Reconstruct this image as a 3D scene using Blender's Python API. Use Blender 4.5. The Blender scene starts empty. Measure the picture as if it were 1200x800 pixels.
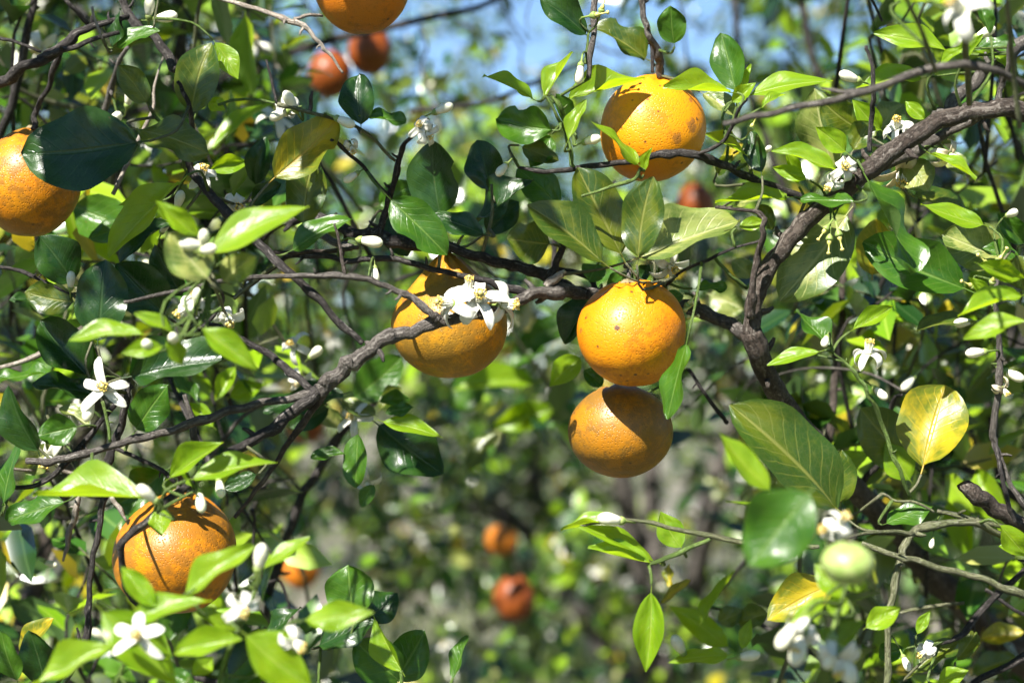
import bpy, math, random
import numpy as np
from mathutils import Vector, Matrix, Quaternion

random.seed(7)
rng = np.random.default_rng(7)
SC = bpy.context.scene
COL = SC.collection

# ------------------------------------------------------------------ camera
LENS, SENSOR, FOCUS, PITCH = 70.0, 36.0, 1.43, math.radians(1.5)
CAM = Vector((0.0, 0.0, 1.45))
cam_data = bpy.data.cameras.new('camera')
cam_data.lens = LENS
cam_data.sensor_width = SENSOR
cam_data.clip_start = 0.02
cam_data.clip_end = 2000.0
cam_data.dof.use_dof = True
cam_data.dof.focus_distance = FOCUS
cam_data.dof.aperture_fstop = 4.8
cam_data.dof.aperture_blades = 9
cam = bpy.data.objects.new('camera', cam_data)
COL.objects.link(cam)
cam.location = CAM
cam.rotation_euler = (math.pi / 2 + PITCH, 0, 0)
SC.camera = cam

# ------------------------------------------------------------------ sky, sun, exposure
SUN = Vector((-0.36, -0.60, 0.72)).normalized()
world = bpy.data.worlds.new('World')
SC.world = world
world.use_nodes = True
wn = world.node_tree.nodes
bg = wn['Background']
sky = wn.new('ShaderNodeTexSky')
sky.sky_type = 'NISHITA'
sky.sun_disc = False
sky.sun_elevation = math.asin(SUN.z)
sky.sun_rotation = math.atan2(SUN.x, SUN.y)
sky.air_density = 1.0
sky.dust_density = 0.0
sky.ozone_density = 5.0
sky.altitude = 1200.0
world.node_tree.links.new(sky.outputs[0], bg.inputs[0])
bg.inputs[1].default_value = 0.06
sl = bpy.data.lights.new('sun', 'SUN')
sl.energy = 5.0
sl.angle = math.radians(0.53)
sl.color = (1.0, 0.955, 0.88)
so = bpy.data.objects.new('sun', sl)
COL.objects.link(so)
so.rotation_euler = SUN.to_track_quat('Z', 'Y').to_euler()
so.location = (-3, -3, 8)
SC.view_settings.view_transform = 'Standard'
SC.view_settings.look = 'None'
SC.view_settings.gamma = 1.0
SC.view_settings.use_curve_mapping = False
SC.view_settings.exposure = 1.66
SC.render.engine = 'CYCLES'
cy = SC.cycles
cy.max_bounces = 4
cy.diffuse_bounces = 2
cy.glossy_bounces = 2
cy.transmission_bounces = 2
cy.transparent_max_bounces = 4
cy.use_denoising = True
cy.use_adaptive_sampling = True
cy.adaptive_threshold = 0.018
cy.sample_clamp_indirect = 6.0
cy.caustics_reflective = False
cy.caustics_refractive = False

UP = Vector((math.sin(0), -math.sin(PITCH), math.cos(PITCH)))
FWD = Vector((0, math.cos(PITCH), math.sin(PITCH)))
RIGHT = Vector((1, 0, 0))
PX = SENSOR / LENS / 1200.0          # metres per picture point at one metre
def W(px, py, d):
    """The point seen at picture point (px, py) of the 1200 x 800 photograph at d metres."""
    return CAM + d * (FWD + RIGHT * ((px - 600) * PX) + UP * ((400 - py) * PX))
def PL(p):
    """picture point and depth of a world point"""
    v = p - CAM
    d = v.dot(FWD)
    return 600 + v.dot(RIGHT) / d / PX, 400 - v.dot(UP) / d / PX, d

# ------------------------------------------------------------------ helpers
def tag(o, label=None, cat=None, group=None, kind=None):
    if label: o['label'] = label
    if cat: o['category'] = cat
    if group: o['group'] = group
    if kind: o['kind'] = kind
    return o
def link(name, data, parent=None, mw=None):
    o = bpy.data.objects.new(name, data)
    COL.objects.link(o)
    mw = Matrix() if mw is None else mw
    WM[o.name] = mw.copy()
    if parent is not None:
        o.parent = parent
        o.matrix_local = WM[parent.name].inverted() @ mw
    else:
        o.matrix_local = mw
    return o
WM = {}            # world matrix of every object, by name
def mesh(name, verts, faces, mats=(), uvs=None, smooth=True, midx=None):
    me = bpy.data.meshes.new(name)
    me.from_pydata([tuple(v) for v in verts], [], [tuple(f) for f in faces])
    for m in mats:
        me.materials.append(m)
    if uvs is not None:
        uv = me.uv_layers.new(name='UVMap')
        li = np.empty(len(me.loops), dtype=np.int32)
        me.loops.foreach_get('vertex_index', li)
        uv.data.foreach_set('uv', np.asarray(uvs, dtype=np.float32)[li].ravel())
    if midx is not None:
        me.polygons.foreach_set('material_index', np.asarray(midx, dtype=np.int32))
    if smooth:
        me.polygons.foreach_set('use_smooth', np.ones(len(me.polygons), dtype=bool))
    me.update()
    return me
def frame(loc, x, z):
    """matrix with local X along x and local Z near z"""
    x = Vector(x).normalized()
    y = Vector(z).cross(x)
    if y.length < 1e-5:
        y = Vector((0.3, 0.9, 0.2)).cross(x)
    y.normalize()
    zz = x.cross(y)
    return Matrix(((x.x, y.x, zz.x, loc[0]), (x.y, y.y, zz.y, loc[1]), (x.z, y.z, zz.z, loc[2]), (0, 0, 0, 1)))

# ------------------------------------------------------------------ materials
class NT:
    def __init__(self, name):
        self.m = bpy.data.materials.new(name)
        self.m.use_nodes = True
        self.t = self.m.node_tree
        self.n = self.t.nodes
        self.n.clear()
    def node(self, typ, **kw):
        n = self.n.new(typ)
        for k, v in kw.items():
            if k.startswith('i_'):
                key = k[2:]
                key = int(key) if key.isdigit() else key.replace('_', ' ')
                self.put(n.inputs[key], v)
            else:
                setattr(n, k, v)
        return n
    def put(self, sock, v):
        if hasattr(v, 'is_output') or isinstance(v, bpy.types.NodeSocket):
            self.t.links.new(v, sock)
        else:
            if isinstance(v, (tuple, list)) and len(v) == 3 and sock.type == 'RGBA':
                v = (*v, 1)
            sock.default_value = v
    def math(self, op, a, b=None, c=None, clamp=False):
        n = self.node('ShaderNodeMath', operation=op, use_clamp=clamp)
        for i, v in enumerate((a, b, c)):
            if v is not None:
                self.put(n.inputs[i], v)
        return n.outputs[0]
    def mix(self, f, a, b, mode='MIX'):
        n = self.node('ShaderNodeMix', data_type='RGBA', blend_type=mode)
        self.put(n.inputs[0], f)
        self.put(n.inputs[6], a)
        self.put(n.inputs[7], b)
        return n.outputs[2]
    def ramp(self, f, lo, hi):
        n = self.node('ShaderNodeMapRange', interpolation_type='SMOOTHSTEP')
        self.put(n.inputs[0], f)
        n.inputs[1].default_value = lo
        n.inputs[2].default_value = hi
        return n.outputs[0]
    def noise(self, vec, scale, detail=3, rough=0.55, w=None):
        n = self.node('ShaderNodeTexNoise')
        if w is not None:
            n.noise_dimensions = '4D'
            self.put(n.inputs['W'], w)
        if vec is not None:
            self.put(n.inputs['Vector'], vec)
        n.inputs['Scale'].default_value = scale
        n.inputs['Detail'].default_value = detail
        n.inputs['Roughness'].default_value = rough
        return n.outputs[0]
    def out(self, sh):
        o = self.node('ShaderNodeOutputMaterial')
        self.t.links.new(sh, o.inputs[0])
        return self.m

def leaf_mat(name, c1, c2, vein, trans, rough=0.36, tw=0.28, under=(0.12, 0.19, 0.06), attr=False, patch=None, spec=0.5):
    k = NT(name)
    tc = k.node('ShaderNodeTexCoord')
    uv = tc.outputs['UV']
    sx = k.node('ShaderNodeSeparateXYZ', i_0=uv)
    u, v = sx.outputs[0], sx.outputs[1]
    d = k.math('MULTIPLY', k.math('ABSOLUTE', k.math('SUBTRACT', v, 0.5)), 2.0)
    if attr:
        a = k.node('ShaderNodeAttribute', attribute_name='tint')
        rnd = a.outputs['Fac']
    else:
        oi = k.node('ShaderNodeObjectInfo')
        rnd = oi.outputs['Random']
    if attr:                                    # leaves of the far crowns: colour per leaf, midrib, no fine relief
        geo = k.node('ShaderNodeNewGeometry')
        col = k.mix(rnd, c1, c2)
        col = k.mix(k.math('MULTIPLY', k.ramp(d, 0.16, 0.04), 0.5), col, vein)
        colf = k.mix(geo.outputs['Backfacing'], col, k.mix(0.55, col, under))
        p = k.node('ShaderNodeBsdfPrincipled', i_Base_Color=colf, i_Roughness=max(0.2, rough - 0.03))
        p.inputs['Specular IOR Level'].default_value = 0.95
        t = k.node('ShaderNodeBsdfTranslucent', i_Color=trans)
        return k.out(k.node('ShaderNodeMixShader', i_0=tw * 0.45, i_1=p.outputs[0], i_2=t.outputs[0]).outputs[0])
    w = k.math('MULTIPLY', rnd, 37.0)
    big = k.noise(uv, 3.2, 3, 0.6, w)
    fine = k.noise(uv, 38.0, 2, 0.6, w)
    mid = k.ramp(d, 0.075, 0.02)
    ph = k.math('SUBTRACT', k.math('MULTIPLY', u, 8.5), k.math('MULTIPLY', k.math('POWER', d, 0.8), 2.6))
    ph = k.math('ADD', ph, k.math('MULTIPLY', big, 0.7))
    s = k.math('ABSOLUTE', k.math('SUBTRACT', k.math('FRACT', ph), 0.5))
    veins = k.ramp(s, 0.10, 0.0)
    veins = k.math('MULTIPLY', veins, k.ramp(d, 1.0, 0.55))
    hue = k.math('ADD', k.math('MULTIPLY', k.ramp(big, 0.3, 0.72), 0.65), k.math('MULTIPLY', rnd, 0.35))
    col = k.mix(hue, c1, c2)
    if patch is not None:                       # age mottling between the veins
        pm = k.ramp(k.math('ADD', k.noise(uv, 2.1, 4, 0.65, k.math('ADD', w, 5.3)), k.math('MULTIPLY', d, 0.12)), 0.47, 0.64)
        pm = k.math('MULTIPLY', pm, k.math('SUBTRACT', 1.0, k.math('MULTIPLY', veins, 0.7)))
        col = k.mix(pm, col, patch)
    col = k.mix(k.math('MULTIPLY', veins, 0.32), col, vein)
    col = k.mix(k.math('MULTIPLY', mid, 0.75), col, vein)
    netm = k.node('ShaderNodeMapping', i_Vector=uv)
    netm.inputs['Scale'].default_value = (1.7, 1.0, 1.0)
    net = k.node('ShaderNodeTexVoronoi', feature='DISTANCE_TO_EDGE', i_Vector=netm.outputs[0], i_Scale=17.0)
    netf = k.ramp(net.outputs['Distance'], 0.10, 0.0)
    col = k.mix(k.math('MULTIPLY', netf, 0.13), col, vein)
    dust = k.ramp(k.noise(uv, 7.0, 5, 0.75, k.math('ADD', w, 2.2)), 0.52, 0.75)
    col = k.mix(k.math('MULTIPLY', dust, 0.05), col, (0.30, 0.29, 0.24))
    spot = k.ramp(k.noise(uv, 21.0, 1, 0.5, w), 0.735, 0.76)
    col = k.mix(k.math('MULTIPLY', spot, 0.7), col, (0.10, 0.06, 0.02))
    col = k.mix(k.math('MULTIPLY', fine, 0.25), col, k.mix(0.5, col, (0.0, 0.0, 0.0)))
    geo = k.node('ShaderNodeNewGeometry')
    colb = k.mix(0.55, col, under)
    colf = k.mix(geo.outputs['Backfacing'], col, colb)
    hgt = k.math('ADD', k.math('MULTIPLY', veins, -0.16), k.math('MULTIPLY', mid, -0.7))
    hgt = k.math('ADD', hgt, k.math('MULTIPLY', fine, 0.05))
    hgt = k.math('ADD', hgt, k.math('MULTIPLY', netf, -0.03))
    und = k.noise(uv, 3.6, 0.6, 0.4, k.math('ADD', w, 8.1))
    hgt = k.math('ADD', hgt, k.math('MULTIPLY', und, 3.4))
    bump = k.node('ShaderNodeBump', i_Strength=0.45, i_Distance=0.0016, i_Height=hgt)
    rr = k.math('ADD', rough, k.math('MULTIPLY', geo.outputs['Backfacing'], 0.22))
    rr = k.math('ADD', rr, k.math('MULTIPLY', k.math('SUBTRACT', fine, 0.5), 0.14))
    rr = k.math('ADD', rr, k.math('MULTIPLY', dust, 0.10))
    p = k.node('ShaderNodeBsdfPrincipled', i_Base_Color=colf, i_Roughness=rr, i_Normal=bump.outputs[0])
    p.inputs['Specular IOR Level'].default_value = spec
    tcol = k.mix(0.6, trans, k.mix(1.0, col, trans, 'ADD'))
    tcol = k.mix(k.math('MULTIPLY', veins, 0.25), tcol, k.mix(0.5, tcol, (0, 0, 0)))
    t = k.node('ShaderNodeBsdfTranslucent', i_Color=tcol, i_Normal=bump.outputs[0])
    mx = k.node('ShaderNodeMixShader', i_0=tw, i_1=p.outputs[0], i_2=t.outputs[0])
    return k.out(mx.outputs[0])

LEAF = {
    'y': dict(c1=(0.105, 0.225, 0.005), c2=(0.20, 0.31, 0.007), vein=(0.27, 0.36, 0.05), trans=(0.44, 0.60, 0.005), rough=0.32, tw=0.40, spec=0.42),
    'm': dict(c1=(0.018, 0.068, 0.005), c2=(0.050, 0.125, 0.006), vein=(0.11, 0.19, 0.035), trans=(0.10, 0.27, 0.004), rough=0.30, tw=0.22, spec=0.38),
    'd': dict(c1=(0.0055, 0.026, 0.0045), c2=(0.012, 0.044, 0.0055), vein=(0.034, 0.070, 0.020), trans=(0.026, 0.11, 0.002), rough=0.29, tw=0.14, spec=0.36, patch=(0.018, 0.052, 0.006), under=(0.06, 0.11, 0.03)),
    'o': dict(c1=(0.050, 0.088, 0.005), c2=(0.105, 0.122, 0.006), vein=(0.19, 0.20, 0.045), trans=(0.24, 0.30, 0.006), rough=0.32, tw=0.25, patch=(0.022, 0.058, 0.006)),
    'g': dict(c1=(0.42, 0.30, 0.010), c2=(0.29, 0.28, 0.010), vein=(0.37, 0.25, 0.025), trans=(0.58, 0.40, 0.008), rough=0.36, tw=0.28, patch=(0.10, 0.14, 0.010), under=(0.42, 0.33, 0.07)),
    'p': dict(c1=(0.17, 0.22, 0.050), c2=(0.28, 0.28, 0.075), vein=(0.33, 0.34, 0.14), trans=(0.26, 0.31, 0.03), rough=0.36, tw=0.2, patch=(0.065, 0.11, 0.015), under=(0.32, 0.32, 0.15)),  # washed-out kind: sunlit glare put into the colour, also truly pale leaves
}
LNAME = dict(y='young_leaf', m='green_leaf', d='dark_leaf', o='olive_leaf', g='yellow_leaf', p='pale_leaf')
LM = {k: leaf_mat(LNAME[k], **v) for k, v in LEAF.items()}
LMC = {k: leaf_mat(LNAME[k] + '_crown', attr=True, **v) for k, v in LEAF.items()}

def bark_mat(name, c1, c2, c3, lichen=0.35):
    k = NT(name)
    tc = k.node('ShaderNodeTexCoord')
    ob = tc.outputs['Object']
    uv = tc.outputs['UV']
    wob = k.node('ShaderNodeVectorMath', operation='SCALE', i_0=k.node('ShaderNodeTexNoise', i_Vector=ob, i_Scale=130.0).outputs['Color'])
    wob.inputs['Scale'].default_value = 0.11
    uvw = k.node('ShaderNodeVectorMath', operation='ADD', i_0=uv, i_1=wob.outputs[0])
    mp = k.node('ShaderNodeMapping', i_Vector=uvw.outputs[0])
    mp.inputs['Scale'].default_value = (9.0, 42.0, 1.0)
    n1 = k.noise(ob, 55, 4, 0.6)
    n2 = k.noise(mp.outputs[0], 1.0, 4, 0.65)
    n3 = k.noise(ob, 380, 3, 0.6)
    col = k.mix(k.ramp(n1, 0.36, 0.66), c1, c2)
    crack = k.ramp(k.math('ABSOLUTE', k.math('SUBTRACT', n2, 0.5)), 0.055, 0.0)
    scale_ = k.ramp(n2, 0.56, 0.68)
    col = k.mix(k.math('MULTIPLY', scale_, 0.55), col, k.mix(0.5, c2, (0.32, 0.30, 0.27)))
    col = k.mix(k.math('MULTIPLY', crack, 0.6), col, c3)
    col = k.mix(k.math('MULTIPLY', k.ramp(n3, 0.52, 0.72), lichen), col, (0.22, 0.205, 0.18))
    h = k.math('ADD', k.math('MULTIPLY', crack, -0.6), k.math('MULTIPLY', n3, 0.6))
    h = k.math('ADD', h, k.math('MULTIPLY', n1, 0.8))
    b = k.node('ShaderNodeBump', i_Strength=0.8, i_Distance=0.0016, i_Height=h)
    p = k.node('ShaderNodeBsdfPrincipled', i_Base_Color=col, i_Roughness=0.8, i_Normal=b.outputs[0])
    p.inputs['Specular IOR Level'].default_value = 0.25
    return k.out(p.outputs[0])
BARK = bark_mat('bark', (0.0662, 0.0576, 0.0504), (0.1152, 0.1022, 0.0900), (0.0288, 0.0230, 0.0194))
BARKD = bark_mat('dark_bark', (0.0220, 0.0187, 0.0176), (0.0413, 0.0358, 0.0330), (0.0121, 0.0099, 0.0088), 0.2)
BARKB = bark_mat('brown_bark', (0.0434, 0.0322, 0.0254), (0.0775, 0.0620, 0.0508), (0.0136, 0.0093, 0.0074), 0.25)
TWIG = bark_mat('green_twig', (0.075, 0.13, 0.022), (0.105, 0.16, 0.032), (0.06, 0.085, 0.025), 0.10)
TWIGO = bark_mat('olive_twig', (0.10, 0.115, 0.05), (0.15, 0.15, 0.085), (0.06, 0.06, 0.03), 0.30)
DEAD = bark_mat('dead_wood', (0.26, 0.22, 0.18), (0.36, 0.32, 0.27), (0.12, 0.09, 0.07), 0.4)
BM = dict(b=BARK, d=BARKD, r=BARKB, g=TWIG, o=TWIGO, x=DEAD)

def peel_mat(name, c1, c2, russet, amt, spots=0.5, seed=0.0, scars=()):
    k = NT(name)
    tc = k.node('ShaderNodeTexCoord')
    ob = tc.outputs['Object']
    n1 = k.noise(ob, 26, 4, 0.6, seed)
    n2 = k.noise(ob, 34, 6, 0.72, seed + 3.1)
    n3 = k.noise(ob, 240, 3, 0.6, seed + 7.7)
    col = k.mix(k.ramp(n1, 0.34, 0.66), c1, c2)
    rm = k.math('ADD', k.math('MULTIPLY', n2, 0.7), k.math('MULTIPLY', n3, 0.3))
    rm = k.ramp(rm, 0.595 - 0.17 * amt, 0.70 - 0.17 * amt)
    rm = k.math('MULTIPLY', rm, min(1.0, 0.30 + amt * 0.5))
    col = k.mix(rm, col, russet)
    vor = k.node('ShaderNodeTexVoronoi', feature='F1', i_Vector=ob, i_Scale=560.0)
    pore = k.ramp(vor.outputs['Distance'], 0.45, 0.05)
    col = k.mix(k.math('MULTIPLY', pore, 0.30), col, russet)
    sv = k.node('ShaderNodeTexVoronoi', feature='F1', i_Vector=ob, i_Scale=115.0)
    sm = k.math('ADD', sv.outputs['Distance'], k.math('MULTIPLY', n3, 0.12))
    sp = k.ramp(sm, 0.235, 0.15)
    sp = k.math('MULTIPLY', sp, k.ramp(k.noise(ob, 19, 2, 0.5, seed + 9.0), 0.62 - 0.1 * spots, 0.68 - 0.1 * spots))
    col = k.mix(k.math('MULTIPLY', sp, 0.85), col, (0.035, 0.02, 0.012))
    for (sx_, sz_, R_, r_s, dark) in scars:      # healed scars and pits at fixed places on the skin
        sy_ = -math.sqrt(max(0.0, 1 - sx_ * sx_ - sz_ * sz_))
        dn = k.node('ShaderNodeVectorMath', operation='DISTANCE', i_0=ob)
        dn.inputs[1].default_value = (sx_ * R_, sy_ * R_, sz_ * R_)
        ds = k.math('ADD', dn.outputs['Value'], k.math('MULTIPLY', k.math('SUBTRACT', n3, 0.5), r_s * 2.6))
        ds = k.math('ADD', ds, k.math('MULTIPLY', k.math('SUBTRACT', n2, 0.5), r_s * 2.2))
        sm_ = k.math('MULTIPLY', k.ramp(ds, r_s, r_s * 0.55), 0.9 if dark else 0.7)
        col = k.mix(sm_, col, (0.030, 0.018, 0.012) if dark else (0.16, 0.07, 0.02))
    h = k.math('ADD', k.math('MULTIPLY', pore, -1.0), k.math('MULTIPLY', n3, 0.5))
    b = k.node('ShaderNodeBump', i_Strength=0.45, i_Distance=0.0006, i_Height=h)
    p = k.node('ShaderNodeBsdfPrincipled', i_Base_Color=col, i_Roughness=0.40, i_Normal=b.outputs[0])
    p.inputs['Specular IOR Level'].default_value = 0.36
    return k.out(p.outputs[0])

def plain(name, c1, c2, rough=0.5, scale=60, trans=None, tw=0.0, sss=0.0):
    k = NT(name)
    tc = k.node('ShaderNodeTexCoord')
    n = k.noise(tc.outputs['Object'], scale, 3, 0.6)
    col = k.mix(k.ramp(n, 0.35, 0.65), c1, c2)
    b = k.node('ShaderNodeBump', i_Strength=0.3, i_Distance=0.0006, i_Height=n)
    p = k.node('ShaderNodeBsdfPrincipled', i_Base_Color=col, i_Roughness=rough, i_Normal=b.outputs[0])
    sh = p.outputs[0]
    if trans:
        t = k.node('ShaderNodeBsdfTranslucent', i_Color=trans)
        sh = k.node('ShaderNodeMixShader', i_0=tw, i_1=sh, i_2=t.outputs[0]).outputs[0]
    return k.out(sh)
PETAL = plain('white_petal', (0.80, 0.79, 0.72), (0.72, 0.71, 0.62), 0.45, 300, (0.82, 0.82, 0.70), 0.28)
PETALF = plain('faded_petal', (0.74, 0.68, 0.52), (0.58, 0.48, 0.30), 0.55, 240, (0.75, 0.68, 0.45), 0.25)
BUD = plain('cream_bud', (0.78, 0.76, 0.62), (0.70, 0.70, 0.50), 0.42, 250, (0.8, 0.78, 0.6), 0.18)
STAMEN = plain('stamen_filament', (0.80, 0.79, 0.66), (0.74, 0.72, 0.55), 0.5, 300)
ANTHER = plain('yellow_anther', (0.76, 0.55, 0.12), (0.66, 0.43, 0.08), 0.6, 400)
CALYX = plain('calyx_green', (0.20, 0.30, 0.06), (0.28, 0.34, 0.10), 0.5, 300, (0.3, 0.42, 0.05), 0.2)
CALYXB = plain('calyx_brown', (0.14, 0.12, 0.05), (0.22, 0.17, 0.09), 0.7, 260)
OVARY = plain('ovary', (0.42, 0.44, 0.10), (0.55, 0.45, 0.16), 0.4, 300)
YGREEN = plain('green_peel', (0.20, 0.29, 0.065), (0.30, 0.36, 0.12), 0.45, 160)

# ------------------------------------------------------------------ tubes
def catmull(pts, n):
    P = np.asarray(pts, dtype=float)
    P = np.vstack([2 * P[0] - P[1], P, 2 * P[-1] - P[-2]])
    out = []
    for i in range(1, len(P) - 2):
        for t in np.linspace(0, 1, n, endpoint=False):
            a, b, c, d = P[i - 1], P[i], P[i + 1], P[i + 2]
            out.append(0.5 * (2 * b + (c - a) * t + (2 * a - 5 * b + 4 * c - d) * t * t + (3 * b - a - 3 * c + d) * t ** 3))
    out.append(P[-2])
    return np.array(out)
def tube_geo(path, rad, sides=8, bumpy=0.12, seed=0):
    r_ = np.random.default_rng(seed)
    n = len(path)
    T = np.gradient(path, axis=0)
    T /= np.linalg.norm(T, axis=1)[:, None] + 1e-12
    ref = np.array([0.31, -0.9, 0.2])
    u = np.cross(T[0], ref); u /= np.linalg.norm(u)
    V, UVs, F = [], [], []
    length = 0.0
    lump = r_.normal(0, 1, sides)
    rj = 0.0
    for i in range(n):
        u = u - T[i] * np.dot(u, T[i]); u /= np.linalg.norm(u) + 1e-12
        w = np.cross(T[i], u)
        if i: length += np.linalg.norm(path[i] - path[i - 1])
        lump = 0.90 * lump + 0.33 * r_.normal(0, 1, sides)
        rj = 0.8 * rj + 0.4 * r_.normal()
        ring = 1.0 + bumpy * 0.25 * rj
        for s in range(sides):
            a = 2 * math.pi * s / sides
            rr = 0.86 * rad[i] * max(0.55, ring + bumpy * 0.75 * lump[s])
            V.append(path[i] + rr * (math.cos(a) * u + math.sin(a) * w))
            UVs.append((s / sides, length))
    for i in range(n - 1):
        for s in range(sides):
            a, b = i * sides + s, i * sides + (s + 1) % sides
            F.append((a, b, b + sides, a + sides))
    F.append(tuple(range(sides))[::-1])
    F.append(tuple(range((n - 1) * sides, n * sides)))
    return V, F, UVs

BR = []           # sampled points of all built branches: (x, y, z, radius)
def branch(parent, pts, mat='b', name='branch', sides=9, n=6, seed=None, bumpy=0.12, reg=True, knots=True):
    """pts: (px, py, depth, width in picture points)"""
    P = [W(p[0], p[1], p[2]) for p in pts]
    R = [0.5 * p[3] * PX * p[2] for p in pts]
    return branch_w(parent, P, R, mat, name, sides, n, seed, bumpy, reg)
_bs = [100]
def branch_w(parent, P, R, mat='b', name='branch', sides=9, n=6, seed=None, bumpy=0.12, reg=True):
    _bs[0] += 1
    C = catmull([(*p, r) for p, r in zip(P, R)], n)
    path, rad = C[:, :3], np.maximum(C[:, 3], 0.0004)
    r_ = np.random.default_rng(_bs[0])
    if n > 3:                                   # small kinks at the nodes
        k = r_.normal(0, 1, path.shape)
        for _ in range(2):
            k[1:-1] = (k[:-2] + 2 * k[1:-1] + k[2:]) / 4
        k[0] = 0; k[-1] = 0
        path = path + k * rad[:, None] * (0.40 if rad.mean() < 0.006 else 0.14)
        nod = (r_.random(len(rad)) < 0.10).astype(float)
        nod[1:-1] = nod[1:-1] + 0.45 * (nod[:-2] + nod[2:])
        rad = rad * (1 + np.minimum(nod, 1.2) * (0.24 if rad.mean() < 0.006 else 0.10))
    if reg:
        for i in range(len(path)):
            BR.append((*path[i], rad[i]))
    org = path[0].copy()
    V, F, UVs = tube_geo(path - org, rad * (1.0 if rad.mean() < 0.006 else 0.93), sides, bumpy if rad.mean() < 0.006 else bumpy * 0.5, _bs[0])
    if n >= 5:                                  # stubs of old thorns and pruned shoots
        for i in range(2, len(path) - 2):
            if r_.random() > 0.06:
                continue
            tv = path[i + 1] - path[i]; tv /= np.linalg.norm(tv) + 1e-9
            o_ = np.cross(tv, r_.normal(size=3)); o_ /= np.linalg.norm(o_) + 1e-9
            ln_ = min(0.007, rad[i] * r_.uniform(1.1, 2.2)) + 0.001
            ra = min(0.0022, rad[i] * 0.45)
            a_ = path[i] - org + o_ * rad[i] * 0.5
            sp = np.array([a_, a_ + o_ * (rad[i] * 0.5 + ln_ * 0.5) + tv * ln_ * 0.15, a_ + o_ * (rad[i] * 0.5 + ln_) + tv * ln_ * 0.45])
            v2, f2, u2 = tube_geo(sp, np.array([ra * 1.35, ra, ra * 0.6]), 5, 0.2, i)
            b_ = len(V)
            V += v2; UVs += u2; F += [tuple(q + b_ for q in f) for f in f2]
    me = mesh(name, V, F, [BM[mat]], UVs)
    return link(name, me, parent, Matrix.Translation(Vector(org)))

# ------------------------------------------------------------------ leaf shapes (unit length along +X, unit width along Y, up +Z)
def leaf_shape(name, mat, nl, nw, curl, fold, wave, bend, kind, seed, petiole=0.10, bite=0, twist=0.0):
    r_ = np.random.default_rng(seed)
    V, UVs, F = [], [], []
    ph = r_.random() * 6.28
    ph2 = r_.random() * 6.28
    for i in range(nl + 1):
        t = i / nl
        if kind == 'young':
            hw = 0.5 * (math.sin(math.pi * t ** 0.82) ** 0.95)
        else:
            hw = 0.5 * (math.sin(math.pi * t ** 0.93) ** 0.62)
        hw *= 1.0 + 0.035 * math.sin(11 * t + ph)
        hw = max(hw, 0.012)
        for j in range(nw + 1):
            s = j / nw * 2 - 1
            y = s * hw + bend * math.sin(math.pi * t)
            e = 1.0
            if bite and s * bite > 0:
                e = 1 - 0.34 * math.exp(-((t - 0.58) / 0.06) ** 2) - 0.16 * math.exp(-((t - 0.45) / 0.05) ** 2)
                y = s * hw * e + bend * math.sin(math.pi * t)
            z = 4 * curl * t * (1 - t) + fold * abs(s) * hw * 0.55 + wave * s * s * math.sin(9 * t + ph + (1.6 if s > 0 else 0)) * hw
            z += 0.35 * wave * s * abs(s) * math.sin(4.3 * t + ph2)
            tw_ = twist * (t - 0.35) * 2
            V.append((t, y * math.cos(tw_) - 0.5 * z * math.sin(tw_), z + 0.5 * y * math.sin(tw_)))
            UVs.append((t, j / nw))
    w = nw + 1
    for i in range(nl):
        for j in range(nw):
            a = i * w + j
            F.append((a, a + w, a + w + 1, a + 1))
    if petiole:
        b = len(V)
        for x, r in ((-petiole, 0.007), (0.03, 0.009)):
            for a in range(4):
                an = a * math.pi / 2 + 0.78
                V.append((x, 1.9 * r * math.cos(an), r * math.sin(an) - 0.004 + (0.0 if x > 0 else 0.3 * curl)))
                UVs.append((0.02, 0.5))
        for a in range(4):
            F.append((b + a, b + (a + 1) % 4, b + 4 + (a + 1) % 4, b + 4 + a))
    return mesh(name, V, F, [mat], UVs)
SHAPES = {}
def shape(kind, var, hi=True):
    key = (kind, var, hi)
    if key not in SHAPES:
        r_ = np.random.default_rng(1000 + var * 17 + ord(kind))
        young = kind == 'y'
        SHAPES[key] = leaf_shape('leaf_blade', LM[kind], 13 if hi else 6, 6 if hi else 4,
                                 curl=r_.uniform(-0.02, 0.05) if young else r_.uniform(-0.03, 0.09), fold=r_.uniform(0.1, 0.8), wave=r_.uniform(0.05, 0.24) * (0.6 if young else 1), twist=r_.uniform(-0.3, 0.3),
                                 bend=r_.uniform(-0.07, 0.07), kind='young' if young else 'old', seed=int(r_.integers(1e6)),
                                 bite=(1 if var % 2 else -1) if (var % 4 == 2 and not young) else 0)
    return SHAPES[key]
NVAR = 14
LEAFOBJ = []
def leaf_at(parent, B, T, wid, kind, up=None, var=None, hi=True):
    """leaf from base B to tip T (world), real width wid, upper side towards up"""
    B, T = Vector(B), Vector(T)
    L = (T - B).length
    var = random.randrange(NVAR) if var is None else var
    m = frame(B, T - B, up)
    m = m @ Matrix.Diagonal((L, wid, L, 1))
    o = link('leaf', shape(kind, var, hi), parent, m)
    return o
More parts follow.
